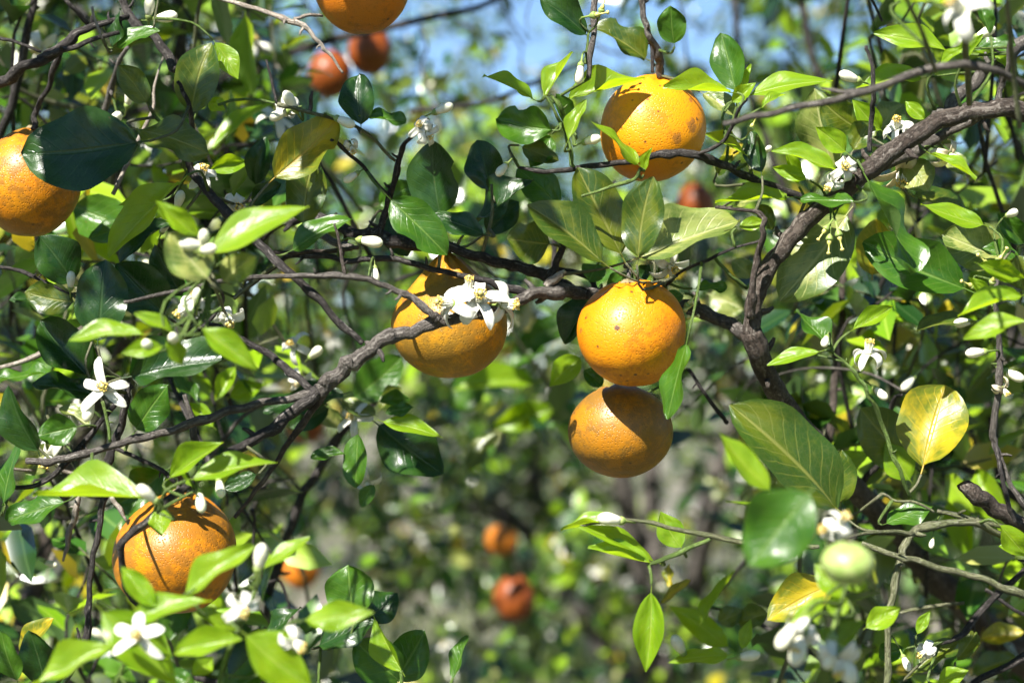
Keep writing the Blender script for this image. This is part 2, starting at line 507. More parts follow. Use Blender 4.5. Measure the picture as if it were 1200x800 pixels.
def hero_leaf(parent, bx, by, tx, ty, w, kind, d, dz=None, under=False, var=None, sgn=None):
    ln = math.hypot(tx - bx, ty - by)
    dz = random.uniform(-0.012, 0.012) if dz is None else dz
    B, T = W(bx, by, d), W(tx, ty, d + dz)
    L = (T - B).length
    X = (T - B).normalized()
    V = (CAM - (B + T) / 2).normalized()
    N0 = (V - X * V.dot(X)).normalized()
    S = X.cross(N0)
    wa = w * PX * d
    ratio = 0.40 if kind == 'y' else 0.54
    if wa > ratio * L * 0.97:
        ph = random.uniform(0.1, 0.3)
        wr = wa / math.cos(ph)
    else:
        wr = ratio * L
        ph = math.acos(max(0.34, wa / wr))
        wr = wa / math.cos(ph)
    n1 = N0 * math.cos(ph) + S * math.sin(ph)
    n2 = N0 * math.cos(ph) - S * math.sin(ph)
    if sgn is None:
        N = n1 if n1.dot(SUN) > n2.dot(SUN) else n2
    else:
        N = n1 if sgn > 0 else n2
    if under:
        N = -N
    o = leaf_at(parent, B, T, wr, kind, N, var)
    STEMS.append((B - X * 0.10 * L, -X, kind, L))
    return o
STEMS = []

# ------------------------------------------------------------------ leaf clouds for crowns
LT = np.array([(0, 0, 0), (0.28, -0.46, 0.06), (0.28, 0, 0.0), (0.28, 0.46, 0.06), (0.66, -0.42, 0.03), (0.66, 0, -0.01), (0.66, 0.42, 0.03), (1, 0, -0.06)])
LUV = np.array([(0, .5), (.28, 0), (.28, .5), (.28, 1), (.66, 0), (.66, .5), (.66, 1), (1, .5)])
LF = [(0, 1, 2), (0, 2, 3), (1, 4, 5, 2), (2, 5, 6, 3), (4, 7, 5), (5, 7, 6)]
def cloud_mesh(name, P, X, N, L, Wd, kinds, mats):
    """many leaves in one mesh; kinds: index into mats"""
    n = len(P)
    X = X / (np.linalg.norm(X, axis=1)[:, None] + 1e-9)
    Y = np.cross(N, X); Y /= np.linalg.norm(Y, axis=1)[:, None] + 1e-9
    Z = np.cross(X, Y)
    V = (P[:, None, :] + LT[None, :, 0:1] * (L[:, None, None] * X[:, None, :]) + LT[None, :, 1:2] * (Wd[:, None, None] * Y[:, None, :])
         + LT[None, :, 2:3] * (L[:, None, None] * Z[:, None, :])).reshape(-1, 3)
    lv = np.array([i for f in LF for i in f])
    loops = (np.arange(n)[:, None] * 8 + lv[None, :]).ravel()
    sizes = np.tile([len(f) for f in LF], n)
    starts = np.concatenate([[0], np.cumsum(sizes)[:-1]])
    me = bpy.data.meshes.new(name)
    me.vertices.add(len(V)); me.vertices.foreach_set('co', V.astype(np.float32).ravel())
    me.loops.add(len(loops)); me.loops.foreach_set('vertex_index', loops.astype(np.int32))
    me.polygons.add(len(sizes)); me.polygons.foreach_set('loop_start', starts.astype(np.int32))
    me.polygons.foreach_set('loop_total', sizes.astype(np.int32))
    me.polygons.foreach_set('use_smooth', np.ones(len(sizes), dtype=bool))
    for m in mats:
        me.materials.append(m)
    me.polygons.foreach_set('material_index', np.repeat(kinds, len(LF)).astype(np.int32))
    uv = me.uv_layers.new(name='UVMap')
    uv.data.foreach_set('uv', np.tile(LUV[lv], (n, 1)).astype(np.float32).ravel())
    at = me.attributes.new('tint', 'FLOAT', 'POINT')
    at.data.foreach_set('value', np.repeat(rng.random(n), 8).astype(np.float32))
    me.update(calc_edges=True)
    me.validate()
    return me
KINDS6 = ['y', 'm', 'd', 'o', 'g', 'p']
def sprigs(centres, dirs, per, spread, lmin, lmax, r_=rng):
    """leaves set alternately round short shoots: returns base points, axes, normals, lengths"""
    P, X, N, L = [], [], [], []
    for c, dv in zip(centres, dirs):
        dv = dv / (np.linalg.norm(dv) + 1e-9)
        a = np.cross(dv, r_.normal(size=3)); a /= np.linalg.norm(a) + 1e-9
        b = np.cross(dv, a)
        k = int(r_.integers(max(2, per - 3), per + 4))
        sz = r_.uniform(0.8, 1.1)
        for i in range(k):
            f = (i + 0.5) / k
            an = i * 2.4 + r_.uniform(-0.4, 0.4)
            out = math.cos(an) * a + math.sin(an) * b
            ax = out * r_.uniform(0.7, 1.0) + dv * r_.uniform(0.2, 0.9) + np.array([0, 0, -0.15])
            ax /= np.linalg.norm(ax)
            P.append(c + dv * (f - 0.5) * spread * 2 + out * 0.006)
            X.append(ax)
            nn = np.array([0, 0, 1.0]) * 0.8 + dv * 0.6 + r_.normal(size=3) * 0.45
            N.append(nn)
            L.append(r_.uniform(lmin, lmax) * sz)
    return np.array(P), np.array(X), np.array(N), np.array(L)

# ------------------------------------------------------------------ fruit
def lathe_fruit(rx, rz, neck, seed, furrow=0.03, nu=44, nv=30):
    r_ = np.random.default_rng(seed)
    k = r_.normal(size=(7, 3)); k /= np.linalg.norm(k, axis=1)[:, None]
    fr = r_.uniform(1.5, 4.5, 7); ph = r_.uniform(0, 6.28, 7)
    V, F = [], []
    for i in range(nv + 1):
        th = math.pi * i / nv
        for j in range(nu):
            a = 2 * math.pi * j / nu
            s, c = math.sin(th), math.cos(th)
            p = np.array([s * math.cos(a), s * math.sin(a), c])
            lum = sum(math.sin(fr[q] * (k[q] @ p) + ph[q]) for q in range(7)) * 0.014
            r = 1 + lum
            top = math.exp(-(th / 0.42) ** 2)
            r += furrow * math.exp(-((th - 0.38) / 0.3) ** 2) * math.cos(9 * a + 2 * math.sin(a))
            z = c * r
            if neck > 0:
                z += neck * math.exp(-(th / 0.36) ** 2)
            else:
                z -= 0.05 * math.exp(-(th / 0.17) ** 2)
            z += 0.03 * math.exp(-((math.pi - th) / 0.2) ** 2)
            V.append((rx * s * r * math.cos(a), rx * s * r * math.sin(a), rz * z))
    for i in range(nv):
        for j in range(nu):
            a, b = i * nu + j, i * nu + (j + 1) % nu
            F.append((a, a + nu, b + nu, b))
    return V, F
def orange(px, py, d, rpx, rpy, mat, label, seed, neck=0.0, tilt=(0.0, 0.0), stalk=None, group=None, name='orange', cat='orange', lo=False, furrow=0.03):
    C = W(px, py, d)
    rx, rz = rpx * PX * d, rpy * PX * d
    axis = Vector((tilt[0], tilt[1], 1)).normalized()
    root = link(name, None, None, Matrix.Translation(C - axis * rz))
    root.empty_display_size = 0.02
    tag(root, label, cat, group)
    q = axis.to_track_quat('Z', 'Y').to_matrix().to_4x4()
    V, F = lathe_fruit(rx, rz, neck, seed, furrow, 24 if lo else 48, 16 if lo else 32)
    me = mesh('peel', V, F, [mat])
    link('peel', me, root, Matrix.Translation(C) @ q)
    # star-shaped calyx button where the stalk joins
    top = rz * (1 + neck - (0.0 if neck else 0.045))
    cv, cf = [], []
    nn = 20
    for i in range(nn):
        a = 2 * math.pi * i / nn
        r = rx * (0.12 + 0.045 * math.cos(5 * a))
        cv.append((r * math.cos(a), r * math.sin(a), top - rx * 0.012))
    for i in range(nn):
        a = 2 * math.pi * i / nn
        r = rx * (0.07 + 0.02 * math.cos(5 * a))
        cv.append((r * math.cos(a), r * math.sin(a), top + rx * 0.05))
    for i in range(nn):
        cf.append((i, (i + 1) % nn, nn + (i + 1) % nn, nn + i))
    cf.append(tuple(range(nn, 2 * nn)))
    link('calyx', mesh('calyx', cv, cf, [CALYXB]), root, Matrix.Translation(C) @ q)
    tp = C + axis * top
    end = Vector(stalk) if stalk is not None else tp + Vector((random.uniform(-.01, .01), random.uniform(0, .015), 0.05))
    mid = (tp + end) / 2 + Vector((0.002, 0.003, 0.004))
    branch_w(root, [tp - axis * 0.002, mid, end], [rx * 0.055, rx * 0.05, rx * 0.06], 'b', 'stalk', 7, 4, reg=False)
    return root

# ------------------------------------------------------------------ blossom pieces
def petal_shape(name, mat, recurve, thick=0.0008, ln=0.018, wd=0.0072):
    nl, nw = 9, 4
    V, F = [], []
    for side in (0, 1):
        for i in range(nl + 1):
            t = i / nl
            ang = recurve * t ** 1.4
            # arc length integration of a recurving strap
            x = z = 0.0
            for q in range(8):
                tt = t * (q + 0.5) / 8
                aa = 0.35 - recurve * tt ** 1.3
                x += math.cos(aa) * t / 8; z += math.sin(aa) * t / 8
            hw = 0.5 * wd * (0.62 + 0.38 * math.sin(math.pi * min(1, t * 0.62 + 0.18))) * (1 if t < 0.7 else math.sqrt(max(0.02, 1 - ((t - 0.7) / 0.31) ** 2)))
            for j in range(nw + 1):
                s = j / nw * 2 - 1
                cup = 0.35 * hw * s * s
                V.append((0.0012 + ln * x, s * hw, ln * z + cup - (thick if side else 0) * (1 - s * s * 0.8)))
    w = nw + 1; o = (nl + 1) * w
    for i in range(nl):
        for j in range(nw):
            a = i * w + j
            F.append((a, a + w, a + w + 1, a + 1))
            F.append((o + a, o + a + 1, o + a + w + 1, o + a + w))
    for i in range(nl):
        a, b = i * w, i * w + nw
        F.append((a, o + a, o + a + w, a + w))
        F.append((b, b + w, o + b + w, o + b))
    return mesh(name, V, F, [mat])
PETALS = [petal_shape('petal', PETAL, rc) for rc in (0.9, 1.5, 2.2, 3.2, 4.2)]
PETALSF = [petal_shape('petal', PETALF, rc, wd=0.0062) for rc in (1.2, 2.6)]
def lathe(prof, nu=10):
    V, F = [], []
    for r, z in prof:
        for j in range(nu):
            a = 2 * math.pi * j / nu
            V.append((r * math.cos(a), r * math.sin(a), z))
    for i in range(len(prof) - 1):
        for j in range(nu):
            a, b = i * nu + j, i * nu + (j + 1) % nu
            F.append((a, b, b + nu, a + nu))
    F.append(tuple(range(nu))[::-1]); F.append(tuple(range((len(prof) - 1) * nu, len(prof) * nu)))
    return V, F
def merge(parts):
    V, F, M = [], [], []
    for v, f, m in parts:
        b = len(V)
        V += list(v); F += [tuple(i + b for i in q) for q in f]; M += [m] * len(f)
    return V, F, M
cv, cf = lathe([(0.0007, -0.010), (0.0008, -0.004), (0.0022, -0.002), (0.0030, 0.0), (0.0026, 0.0012), (0.0008, 0.0014)])
CALYX_ME = mesh('calyx', cv, cf, [CALYX])
def stamen_mesh():
    parts = []
    r_ = np.random.default_rng(5)
    for i in range(16):
        a = 2 * math.pi * i / 16
        h = 0.0095 + r_.uniform(-.0012, .0012)
        r0, r1 = 0.0019, 0.0027 + r_.uniform(-.0003, .0008)
        c, s = math.cos(a), math.sin(a)
        v, f = [], []
        for (rr, zz, wd) in ((r0, 0.0005, 0.0006), (r1 * 0.85, h * 0.6, 0.0006), (r1, h, 0.00025)):
            for da, dr in ((-1, 0), (1, 0), (0, 0.0004)):
                v.append((c * (rr + dr) - s * wd * da, s * (rr + dr) + c * wd * da, zz))
        for q in range(2):
            for j in range(3):
                x, y = q * 3 + j, q * 3 + (j + 1) % 3
                f.append((x, y, y + 3, x + 3))
        parts.append((v, f, 0))
        v2, f2 = lathe([(0.0002, 0), (0.0006, 0.0006), (0.0006, 0.0014), (0.0002, 0.002)], 5)
        parts.append(([(x + c * r1, y + s * r1, z + h - 0.0004) for x, y, z in v2], f2, 1))
    V, F, M = merge(parts)
    return mesh('stamens', V, F, [STAMEN, ANTHER], midx=M)
STAMEN_ME = stamen_mesh()
v1, f1 = lathe([(0.0014, 0.0008), (0.0019, 0.002), (0.0016, 0.0036), (0.0006, 0.0048), (0.0006, 0.0098), (0.0015, 0.0104), (0.0016, 0.0114), (0.0006, 0.0120)], 8)
PISTIL_ME = mesh('pistil', v1, f1, [OVARY])
bv, bf = lathe([(0.0006, -0.009), (0.0008, -0.003), (0.0024, -0.0012), (0.0030, 0.0008), (0.0025, 0.0018)], 9)
bv2, bf2 = lathe([(0.0022, 0.0006), (0.0031, 0.004), (0.0040, 0.008), (0.0041, 0.011), (0.0033, 0.014), (0.0017, 0.0158), (0.0003, 0.0163)], 10)
BUDV, BUDF, BUDM = merge([(bv, bf, 0), (bv2, bf2, 1)])
BUD_ME = mesh('flower_bud', BUDV, BUDF, [CALYX, BUD], midx=BUDM)
def facing(f):
    return (RIGHT * f[0] + UP * f[1] - FWD * f[2]).normalized()
def axis_mat(C, ax, spin, s):
    q = ax.to_track_quat('Z', 'Y').to_matrix().to_4x4()
    return Matrix.Translation(C) @ q @ Matrix.Rotation(spin, 4, 'Z') @ Matrix.Scale(s, 4)
def blossom(parent, px, py, d, f, s=1.0, curl=1, spin=None, petals=5, faded=False, label=None):
    C = W(px, py, d)
    ax = facing(f)
    spin = random.uniform(0, 6.28) if spin is None else spin
    m = axis_mat(C, ax, spin, s)
    root = link('blossom', CALYX_ME, parent, m)
    for i in range(petals):
        c = min(4, max(0, curl + random.choice((-1, 0, 0, 1)))) if curl else random.choice((0, 0, 1))
        pm = PETALSF[min(1, c // 2)] if faded else PETALS[c]
        a = 2 * math.pi * i / 5 + random.uniform(-0.26, 0.26)
        link('petal', pm, root, m @ Matrix.Rotation(a, 4, 'Z') @ Matrix.Rotation(random.uniform(-.3, .3), 4, 'Y') @ Matrix.Rotation(random.uniform(-.45, .45), 4, 'X') @ Matrix.Diagonal((random.uniform(.82, 1.12), random.uniform(.8, 1.1), 1, 1)))
    link('stamens', STAMEN_ME, root, m)
    link('pistil', PISTIL_ME, root, m @ Matrix.Translation((0, 0, 0.0006)))
    STEMS.append((C - ax * 0.0095 * s, -ax, 'f', 0.03))
    return root
def bud(parent, px, py, d, f, s=1.0):
    C = W(px, py, d)
    ax = facing(f)
    m = axis_mat(C - ax * 0.008 * s, ax, random.uniform(0, 6), s)
    o = link('flower_bud', BUD_ME, parent, m)
    STEMS.append((C - ax * 0.0165 * s, -ax, 'f', 0.03))
    return o
def spent(parent, px, py, d, f, s=1.0):
    """a spent flower: calyx and the long style left on the young ovary"""
    C = W(px, py, d)
    ax = facing(f)
    m = axis_mat(C, ax, random.uniform(0, 6), s)
    root = link('spent_blossom', CALYX_ME, parent, m)
    link('pistil', PISTIL_ME, root, m)
    STEMS.append((C - ax * 0.0095 * s, -ax, 'f', 0.03))

# ------------------------------------------------------------------ ground
def ground_mat():
    k = NT('orchard_soil')
    tc = k.node('ShaderNodeTexCoord')
    ob = tc.outputs['Object']
    n1 = k.noise(ob, 0.55, 4, 0.6)
    n2 = k.noise(ob, 6.0, 5, 0.65)
    n3 = k.noise(ob, 45.0, 4, 0.7)
    col = k.mix(k.ramp(n2, 0.3, 0.7), (0.13, 0.108, 0.09), (0.23, 0.20, 0.17))
    col = k.mix(k.math('MULTIPLY', k.ramp(n3, 0.45, 0.65), 0.6), col, (0.075, 0.055, 0.038))
    col = k.mix(k.math('MULTIPLY', k.ramp(n1, 0.40, 0.58), 0.75), col, (0.065, 0.085, 0.022))
    b = k.node('ShaderNodeBump', i_Strength=0.8, i_Distance=0.03, i_Height=k.math('ADD', n2, k.math('MULTIPLY', n3, 0.4)))
    p = k.node('ShaderNodeBsdfPrincipled', i_Base_Color=col, i_Roughness=0.92, i_Normal=b.outputs[0])
    return k.out(p.outputs[0])
gv, gf = [], []
G = 44
xs = np.sign(np.linspace(-1, 1, G)) * np.abs(np.linspace(-1, 1, G)) ** 3.2 * 900
for i, x in enumerate(xs):
    for j, y in enumerate(xs):
        r = math.hypot(x, y - 0)
        z = 0.05 * math.sin(x * 0.9 + 1) * math.cos(y * 0.7) * math.exp(-r / 40)
        gv.append((x, y + 6, z - 0.05))
for i in range(G - 1):
    for j in range(G - 1):
        a = i * G + j
        gf.append((a, a + G, a + G + 1, a + 1))
g = link('ground', mesh('ground', gv, gf, [ground_mat()]))
tag(g, 'sandy orchard ground with patches of weeds and leaf litter', 'ground', kind='structure')

# ================================================================== the near orange tree
TB = Vector((0.72, 2.25, -0.06))
tree = link('orange_tree', None, None, Matrix.Translation(TB))
tag(tree, 'sharp near orange tree with blossoms and gnarled branches framing the ripe fruit', 'orange tree')
p0 = W(1170, 745, 1.95)
branch_w(tree, [TB, TB + Vector((-.01, 0, .35)), TB + Vector((-.05, -.03, .75)), (p0 + TB + Vector((0, 0, .9))) / 2 + Vector((.02, 0, .06)), p0],
         [.062, .052, .042, .034, .024], 'r', 'trunk', 14, 7)
# the limb that rises from the trunk and forks behind the central fruit
branch(tree, [(1170, 745, 1.95, 42), (1100, 680, 1.86, 40), (1042, 615, 1.74, 37), (998, 568, 1.64, 33), (958, 520, 1.56, 30), (924, 478, 1.5, 30), (897, 432, 1.46, 32), (880, 388, 1.44, 34)], 'r', 'branch', 14, 9)
branch(tree, [(880, 392, 1.44, 26), (884, 352, 1.44, 26), (905, 308, 1.44, 27), (938, 266, 1.44, 27), (975, 235, 1.43, 27), (1012, 203, 1.42, 28), (1052, 172, 1.42, 27), (1100, 141, 1.42, 25), (1150, 130, 1.42, 26), (1188, 127, 1.42, 28), (1240, 150, 1.44, 26)], 'r', 'branch', 14, 9)
branch(tree, [(1010, 208, 1.44, 11), (1035, 195, 1.44, 14), (1080, 170, 1.45, 15), (1120, 150, 1.45, 13), (1148, 136, 1.44, 12)], 'b', 'branch', 9, 7)
branch(tree, [(1095, 140, 1.44, 14), (1120, 118, 1.45, 15), (1150, 88, 1.46, 16), (1180, 66, 1.47, 17), (1225, 40, 1.5, 18)], 'b', 'branch', 10, 7)
branch(tree, [(1168, 128, 1.42, 10), (1172, 105, 1.42, 9), (1180, 85, 1.41, 8), (1184, 50, 1.40, 7)], 'b', 'branch', 8, 6)
branch(tree, [(1230, 120, 1.24, 10), (1195, 96, 1.22, 11), (1145, 78, 1.2, 12), (1090, 80, 1.2, 12), (1022, 105, 1.2, 11), (962, 120, 1.21, 10), (900, 134, 1.22, 9), (848, 145, 1.23, 6)], 'b', 'branch', 9, 7)
branch(tree, [(1020, 106, 1.2, 6), (990, 108, 1.21, 5), (962, 104, 1.22, 3)], 'b', 'twig', 7, 5)
branch(tree, [(1096, 82, 1.2, 6), (1085, 50, 1.17, 6), (1072, 20, 1.14, 6), (1055, -20, 1.1, 6)], 'o', 'twig', 7, 5)
branch(tree, [(1136, 122, 1.33, 8), (1134, 80, 1.28, 9), (1130, 40, 1.2, 9), (1125, 22, 1.15, 8)], 'o', 'twig', 8, 5)
branch(tree, [(1195, 150, 1.2, 7), (1188, 80, 1.18, 7), (1182, 30, 1.15, 7), (1180, -20, 1.12, 7)], 'o', 'twig', 8, 5)
# fork towards the left: the main fruiting branch
branch(tree, [(880, 395, 1.45, 20), (852, 378, 1.46, 18), (820, 364, 1.48, 17), (780, 356, 1.5, 16), (735, 350, 1.5, 16), (690, 346, 1.47, 17), (655, 343, 1.44, 17), (622, 347, 1.42, 16), (585, 362, 1.41, 15), (545, 371, 1.40, 16), (508, 380, 1.40, 17), (468, 392, 1.40, 18), (432, 408, 1.40, 19), (400, 432, 1.40, 21), (372, 458, 1.40, 22)], 'b', 'branch', 13, 9)
branch(tree, [(374, 456, 1.40, 17), (340, 484, 1.40, 15), (300, 512, 1.39, 14), (268, 533, 1.38, 12), (240, 554, 1.36, 10), (215, 572, 1.34, 10), (180, 603, 1.32, 10), (150, 630, 1.31, 9), (142, 645, 1.31, 9), (144, 672, 1.32, 8), (152, 697, 1.33, 7), (168, 715, 1.34, 5)], 'd', 'branch', 10, 7)
branch(tree, [(368, 460, 1.40, 12), (330, 468, 1.40, 11), (285, 478, 1.40, 11), (235, 493, 1.40, 11), (190, 507, 1.40, 11), (140, 520, 1.40, 10), (85, 534, 1.40, 10), (50, 541, 1.40, 10), (32, 540, 1.40, 10)], 'b', 'branch', 10, 7)
branch(tree, [(400, 438, 1.40, 10), (372, 474, 1.41, 9), (345, 510, 1.42, 9), (325, 540, 1.43, 8), (300, 575, 1.44, 7), (275, 606, 1.45, 4)], 'r', 'branch', 9, 7)
branch(tree, [(366, 458, 1.41, 11), (345, 438, 1.42, 11), (325, 422, 1.43, 11), (300, 405, 1.44, 9), (270, 388, 1.45, 7), (245, 380, 1.46, 5)], 'd', 'branch', 9, 7)
branch(tree, [(425, 402, 1.40, 8), (398, 378, 1.40, 9), (368, 348, 1.40, 10), (340, 320, 1.40, 11), (312, 294, 1.41, 12), (285, 265, 1.42, 12), (255, 236, 1.43, 13), (232, 212, 1.44, 12), (222, 195, 1.45, 9), (225, 160, 1.44, 7), (222, 125, 1.42, 7), (208, 96, 1.41, 5)], 'd', 'branch', 10, 7)
branch(tree, [(205, 82, 1.46, 11), (198, 68, 1.47, 13), (180, 45, 1.48, 12), (160, 28, 1.49, 12), (146, 8, 1.5, 11), (135, -25, 1.5, 10)], 'd', 'branch', 9, 6)
branch(tree, [(690, 345, 1.46, 14), (660, 333, 1.46, 16), (632, 322, 1.46, 15), (600, 310, 1.46, 14), (560, 300, 1.46, 14), (525, 290, 1.47, 15), (495, 287, 1.47, 16), (462, 283, 1.47, 18), (432, 275, 1.48, 16), (395, 264, 1.5, 14), (365, 255, 1.52, 14), (330, 262, 1.54, 12), (300, 285, 1.56, 9)], 'd', 'branch', 12, 8)
branch(tree, [(625, 346, 1.43, 13), (592, 336, 1.43, 11), (560, 327, 1.43, 9), (520, 317, 1.43, 8), (485, 308, 1.43, 8), (455, 303, 1.43, 8), (410, 304, 1.43, 8), (365, 300, 1.44, 8), (335, 303, 1.45, 7), (305, 325, 1.46, 6), (275, 348, 1.47, 5)], 'd', 'branch', 9, 7)
branch(tree, [(514, 376, 1.39, 10), (503, 365, 1.39, 9), (484, 350, 1.39, 9), (455, 337, 1.39, 8), (425, 327, 1.39, 8), (390, 323, 1.39, 8), (350, 322, 1.39, 7), (300, 326, 1.39, 7), (255, 330, 1.38, 7), (205, 342, 1.37, 6), (145, 354, 1.36, 5)], 'b', 'branch', 9, 7)
branch(tree, [(405, 322, 1.39, 5), (400, 300, 1.39, 5), (396, 275, 1.39, 4), (392, 262, 1.39, 3)], 'r', 'twig', 7, 5)
branch(tree, [(420, 290, 1.44, 6), (390, 293, 1.44, 6), (350, 296, 1.44, 6), (320, 295, 1.44, 5)], 'r', 'twig', 7, 5)
branch(tree, [(445, 276, 1.47, 12), (452, 250, 1.47, 9), (460, 222, 1.46, 8), (467, 190, 1.45, 8), (475, 168, 1.44, 6), (490, 155, 1.43, 4)], 'd', 'branch', 8, 6)
branch(tree, [(463, 188, 1.45, 5), (440, 165, 1.44, 5), (415, 148, 1.43, 5), (380, 136, 1.42, 5), (350, 128, 1.42, 6), (325, 122, 1.42, 6)], 'o', 'twig', 8, 6)
branch(tree, [(457, 232, 1.46, 5), (440, 212, 1.45, 5), (420, 190, 1.44, 5), (400, 172, 1.43, 5), (388, 164, 1.42, 4)], 'd', 'twig', 8, 6)
branch(tree, [(325, 122, 1.42, 4), (319, 98, 1.42, 4), (312, 70, 1.42, 3)], 'd', 'twig', 7, 5)
branch(tree, [(363, 130, 1.42, 6), (364, 118, 1.42, 5), (366, 107, 1.42, 4)], 'r', 'twig', 7, 4)
branch(tree, [(322, 121, 1.42, 4), (300, 117, 1.42, 4), (275, 118, 1.42, 4), (255, 123, 1.42, 3)], 'g', 'twig', 7, 5)
branch(tree, [(412, 290, 1.45, 11), (388, 280, 1.46, 11), (370, 268, 1.47, 12)], 'b', 'branch', 9, 5)
branch(tree, [(608, 196, 1.43, 4), (640, 201, 1.43, 6), (690, 196, 1.43, 8), (740, 188, 1.43, 8), (785, 180, 1.42, 10), (812, 181, 1.42, 12), (840, 190, 1.43, 11), (870, 203, 1.44, 11), (905, 218, 1.45, 11), (940, 231, 1.46, 10), (975, 240, 1.46, 10)], 'd', 'branch', 10, 7)
branch(tree, [(812, 181, 1.42, 5), (845, 168, 1.41, 6), (857, 150, 1.40, 5), (866, 130, 1.39, 4), (876, 115, 1.38, 3)], 'd', 'twig', 8, 6)
branch(tree, [(645, 328, 1.45, 10), (655, 300, 1.45, 9), (668, 262, 1.44, 8), (676, 230, 1.44, 8), (678, 200, 1.43, 7)], 'd', 'branch', 9, 7)
branch(tree, [(700, 342, 1.50, 7), (690, 325, 1.51, 8), (660, 317, 1.52, 8), (638, 318, 1.52, 7)], 'd', 'branch', 8, 6)
branch(tree, [(640, 336, 1.44, 12), (652, 326, 1.435, 11), (662, 321, 1.43, 7)], 'x', 'twig', 8, 4)
branch(tree, [(566, 294, 1.45, 5), (573, 268, 1.44, 5), (577, 240, 1.44, 4), (576, 216, 1.44, 4)], 'o', 'twig', 7, 6)
branch(tree, [(674, 172, 1.43, 5), (668, 150, 1.43, 6), (655, 125, 1.42, 6), (645, 112, 1.42, 4)], 'g', 'twig', 7, 5)
branch(tree, [(672, 196, 1.43, 7), (668, 175, 1.43, 7), (663, 155, 1.43, 6), (652, 135, 1.42, 5), (643, 118, 1.42, 4), (638, 112, 1.42, 3)], 'g', 'twig', 7, 5)
branch(tree, [(682, 230, 1.40, 4), (720, 218, 1.39, 5), (745, 208, 1.39, 5), (750, 198, 1.39, 4)], 'g', 'twig', 7, 5)
branch(tree, [(690, 92, 1.44, 7), (695, 50, 1.44, 8), (697, 20, 1.45, 9), (698, -25, 1.46, 10)], 'b', 'branch', 8, 6)
branch(tree, [(686, 75, 1.44, 5), (688, 55, 1.44, 4), (690, 38, 1.44, 4)], 'g', 'twig', 7, 5)
branch(tree, [(774, 92, 1.48, 10), (772, 68, 1.47, 11), (762, 45, 1.46, 9), (755, 20, 1.46, 8), (748, -20, 1.46, 8)], 'b', 'branch', 9, 7)
branch(tree, [(765, 85, 1.49, 5), (764, 60, 1.49, 5), (758, 40, 1.49, 4)], 'd', 'twig', 7, 5)
branch(tree, [(880, 372, 1.43, 12), (882, 340, 1.42, 10), (888, 300, 1.42, 9), (894, 270, 1.41, 8), (893, 252, 1.41, 7), (878, 246, 1.41, 5), (838, 243, 1.41, 4)], 'r', 'branch', 9, 7)
branch(tree, [(890, 282, 1.42, 4), (862, 290, 1.42, 4), (835, 302, 1.42, 5), (800, 318, 1.43, 4), (780, 335, 1.44, 4)], 'd', 'twig', 7, 6)
branch(tree, [(838, 302, 1.43, 5), (855, 320, 1.43, 5), (875, 338, 1.44, 5)], 'g', 'twig', 7, 5)
branch(tree, [(1019, 178, 1.42, 7), (1022, 140, 1.42, 7), (1023, 110, 1.41, 7), (1021, 75, 1.41, 6), (1015, 54, 1.41, 5)], 'd', 'branch', 8, 7)
branch(tree, [(968, 532, 1.72, 13), (975, 490, 1.72, 12), (978, 440, 1.72, 11), (985, 390, 1.72, 10), (988, 340, 1.72, 9), (990, 290, 1.74, 8), (1000, 240, 1.76, 7)], 'r', 'branch', 8, 6)
branch(tree, [(806, 432, 1.5, 5), (820, 452, 1.5, 5), (838, 478, 1.51, 6), (852, 495, 1.52, 6)], 'd', 'twig', 7, 6)
branch(tree, [(1172, 310, 1.40, 6), (1166, 345, 1.40, 7), (1170, 395, 1.41, 8), (1171, 440, 1.41, 9), (1164, 505, 1.42, 10), (1168, 525, 1.42, 9), (1182, 560, 1.42, 7), (1200, 592, 1.42, 8), (1230, 630, 1.44, 9)], 'b', 'branch', 9, 7)
branch(tree, [(1166, 520, 1.42, 7), (1172, 550, 1.41, 7), (1182, 590, 1.41, 6), (1190, 612, 1.41, 5)], 'd', 'branch', 8, 7)
branch(tree, [(1236, 640, 1.47, 26), (1200, 616, 1.46, 25), (1165, 595, 1.45, 24), (1142, 578, 1.44, 22), (1128, 566, 1.44, 18)], 'r', 'branch', 12, 8, bumpy=0.25)
branch(tree, [(1010, 636, 1.37, 6), (1050, 650, 1.37, 8), (1085, 660, 1.37, 9), (1135, 674, 1.37, 9), (1180, 690, 1.37, 10), (1230, 706, 1.38, 11)], 'o', 'branch', 9, 7)
branch(tree, [(1038, 830, 1.38, 9), (1040, 780, 1.38, 9), (1041, 735, 1.38, 9), (1048, 690, 1.38, 9), (1054, 655, 1.38, 10), (1064, 630, 1.39, 12), (1085, 618, 1.40, 11), (1130, 612, 1.41, 11), (1165, 622, 1.42, 10), (1205, 640, 1.44, 11)], 'o', 'branch', 9, 7)
branch(tree, [(1070, 625, 1.39, 7), (1040, 622, 1.38, 6), (1010, 624, 1.37, 5), (985, 632, 1.36, 4)], 'o', 'twig', 8, 6)
branch(tree, [(1098, 598, 1.42, 6), (1130, 606, 1.42, 7), (1180, 618, 1.42, 7)], 'o', 'twig', 8, 5)
branch(tree, [(1034, 578, 1.41, 4), (1050, 586, 1.41, 4), (1072, 588, 1.41, 4), (1095, 600, 1.41, 4)], 'o', 'twig', 7, 5)
branch(tree, [(1066, 582, 1.42, 6), (1052, 545, 1.41, 6), (1035, 500, 1.41, 6), (1020, 465, 1.40, 6), (1008, 445, 1.40, 6), (990, 425, 1.40, 4), (975, 412, 1.40, 3)], 'g', 'twig', 8, 6)
branch(tree, [(988, 424, 1.40, 3), (968, 418, 1.40, 3), (955, 415, 1.40, 3)], 'g', 'twig', 7, 4)
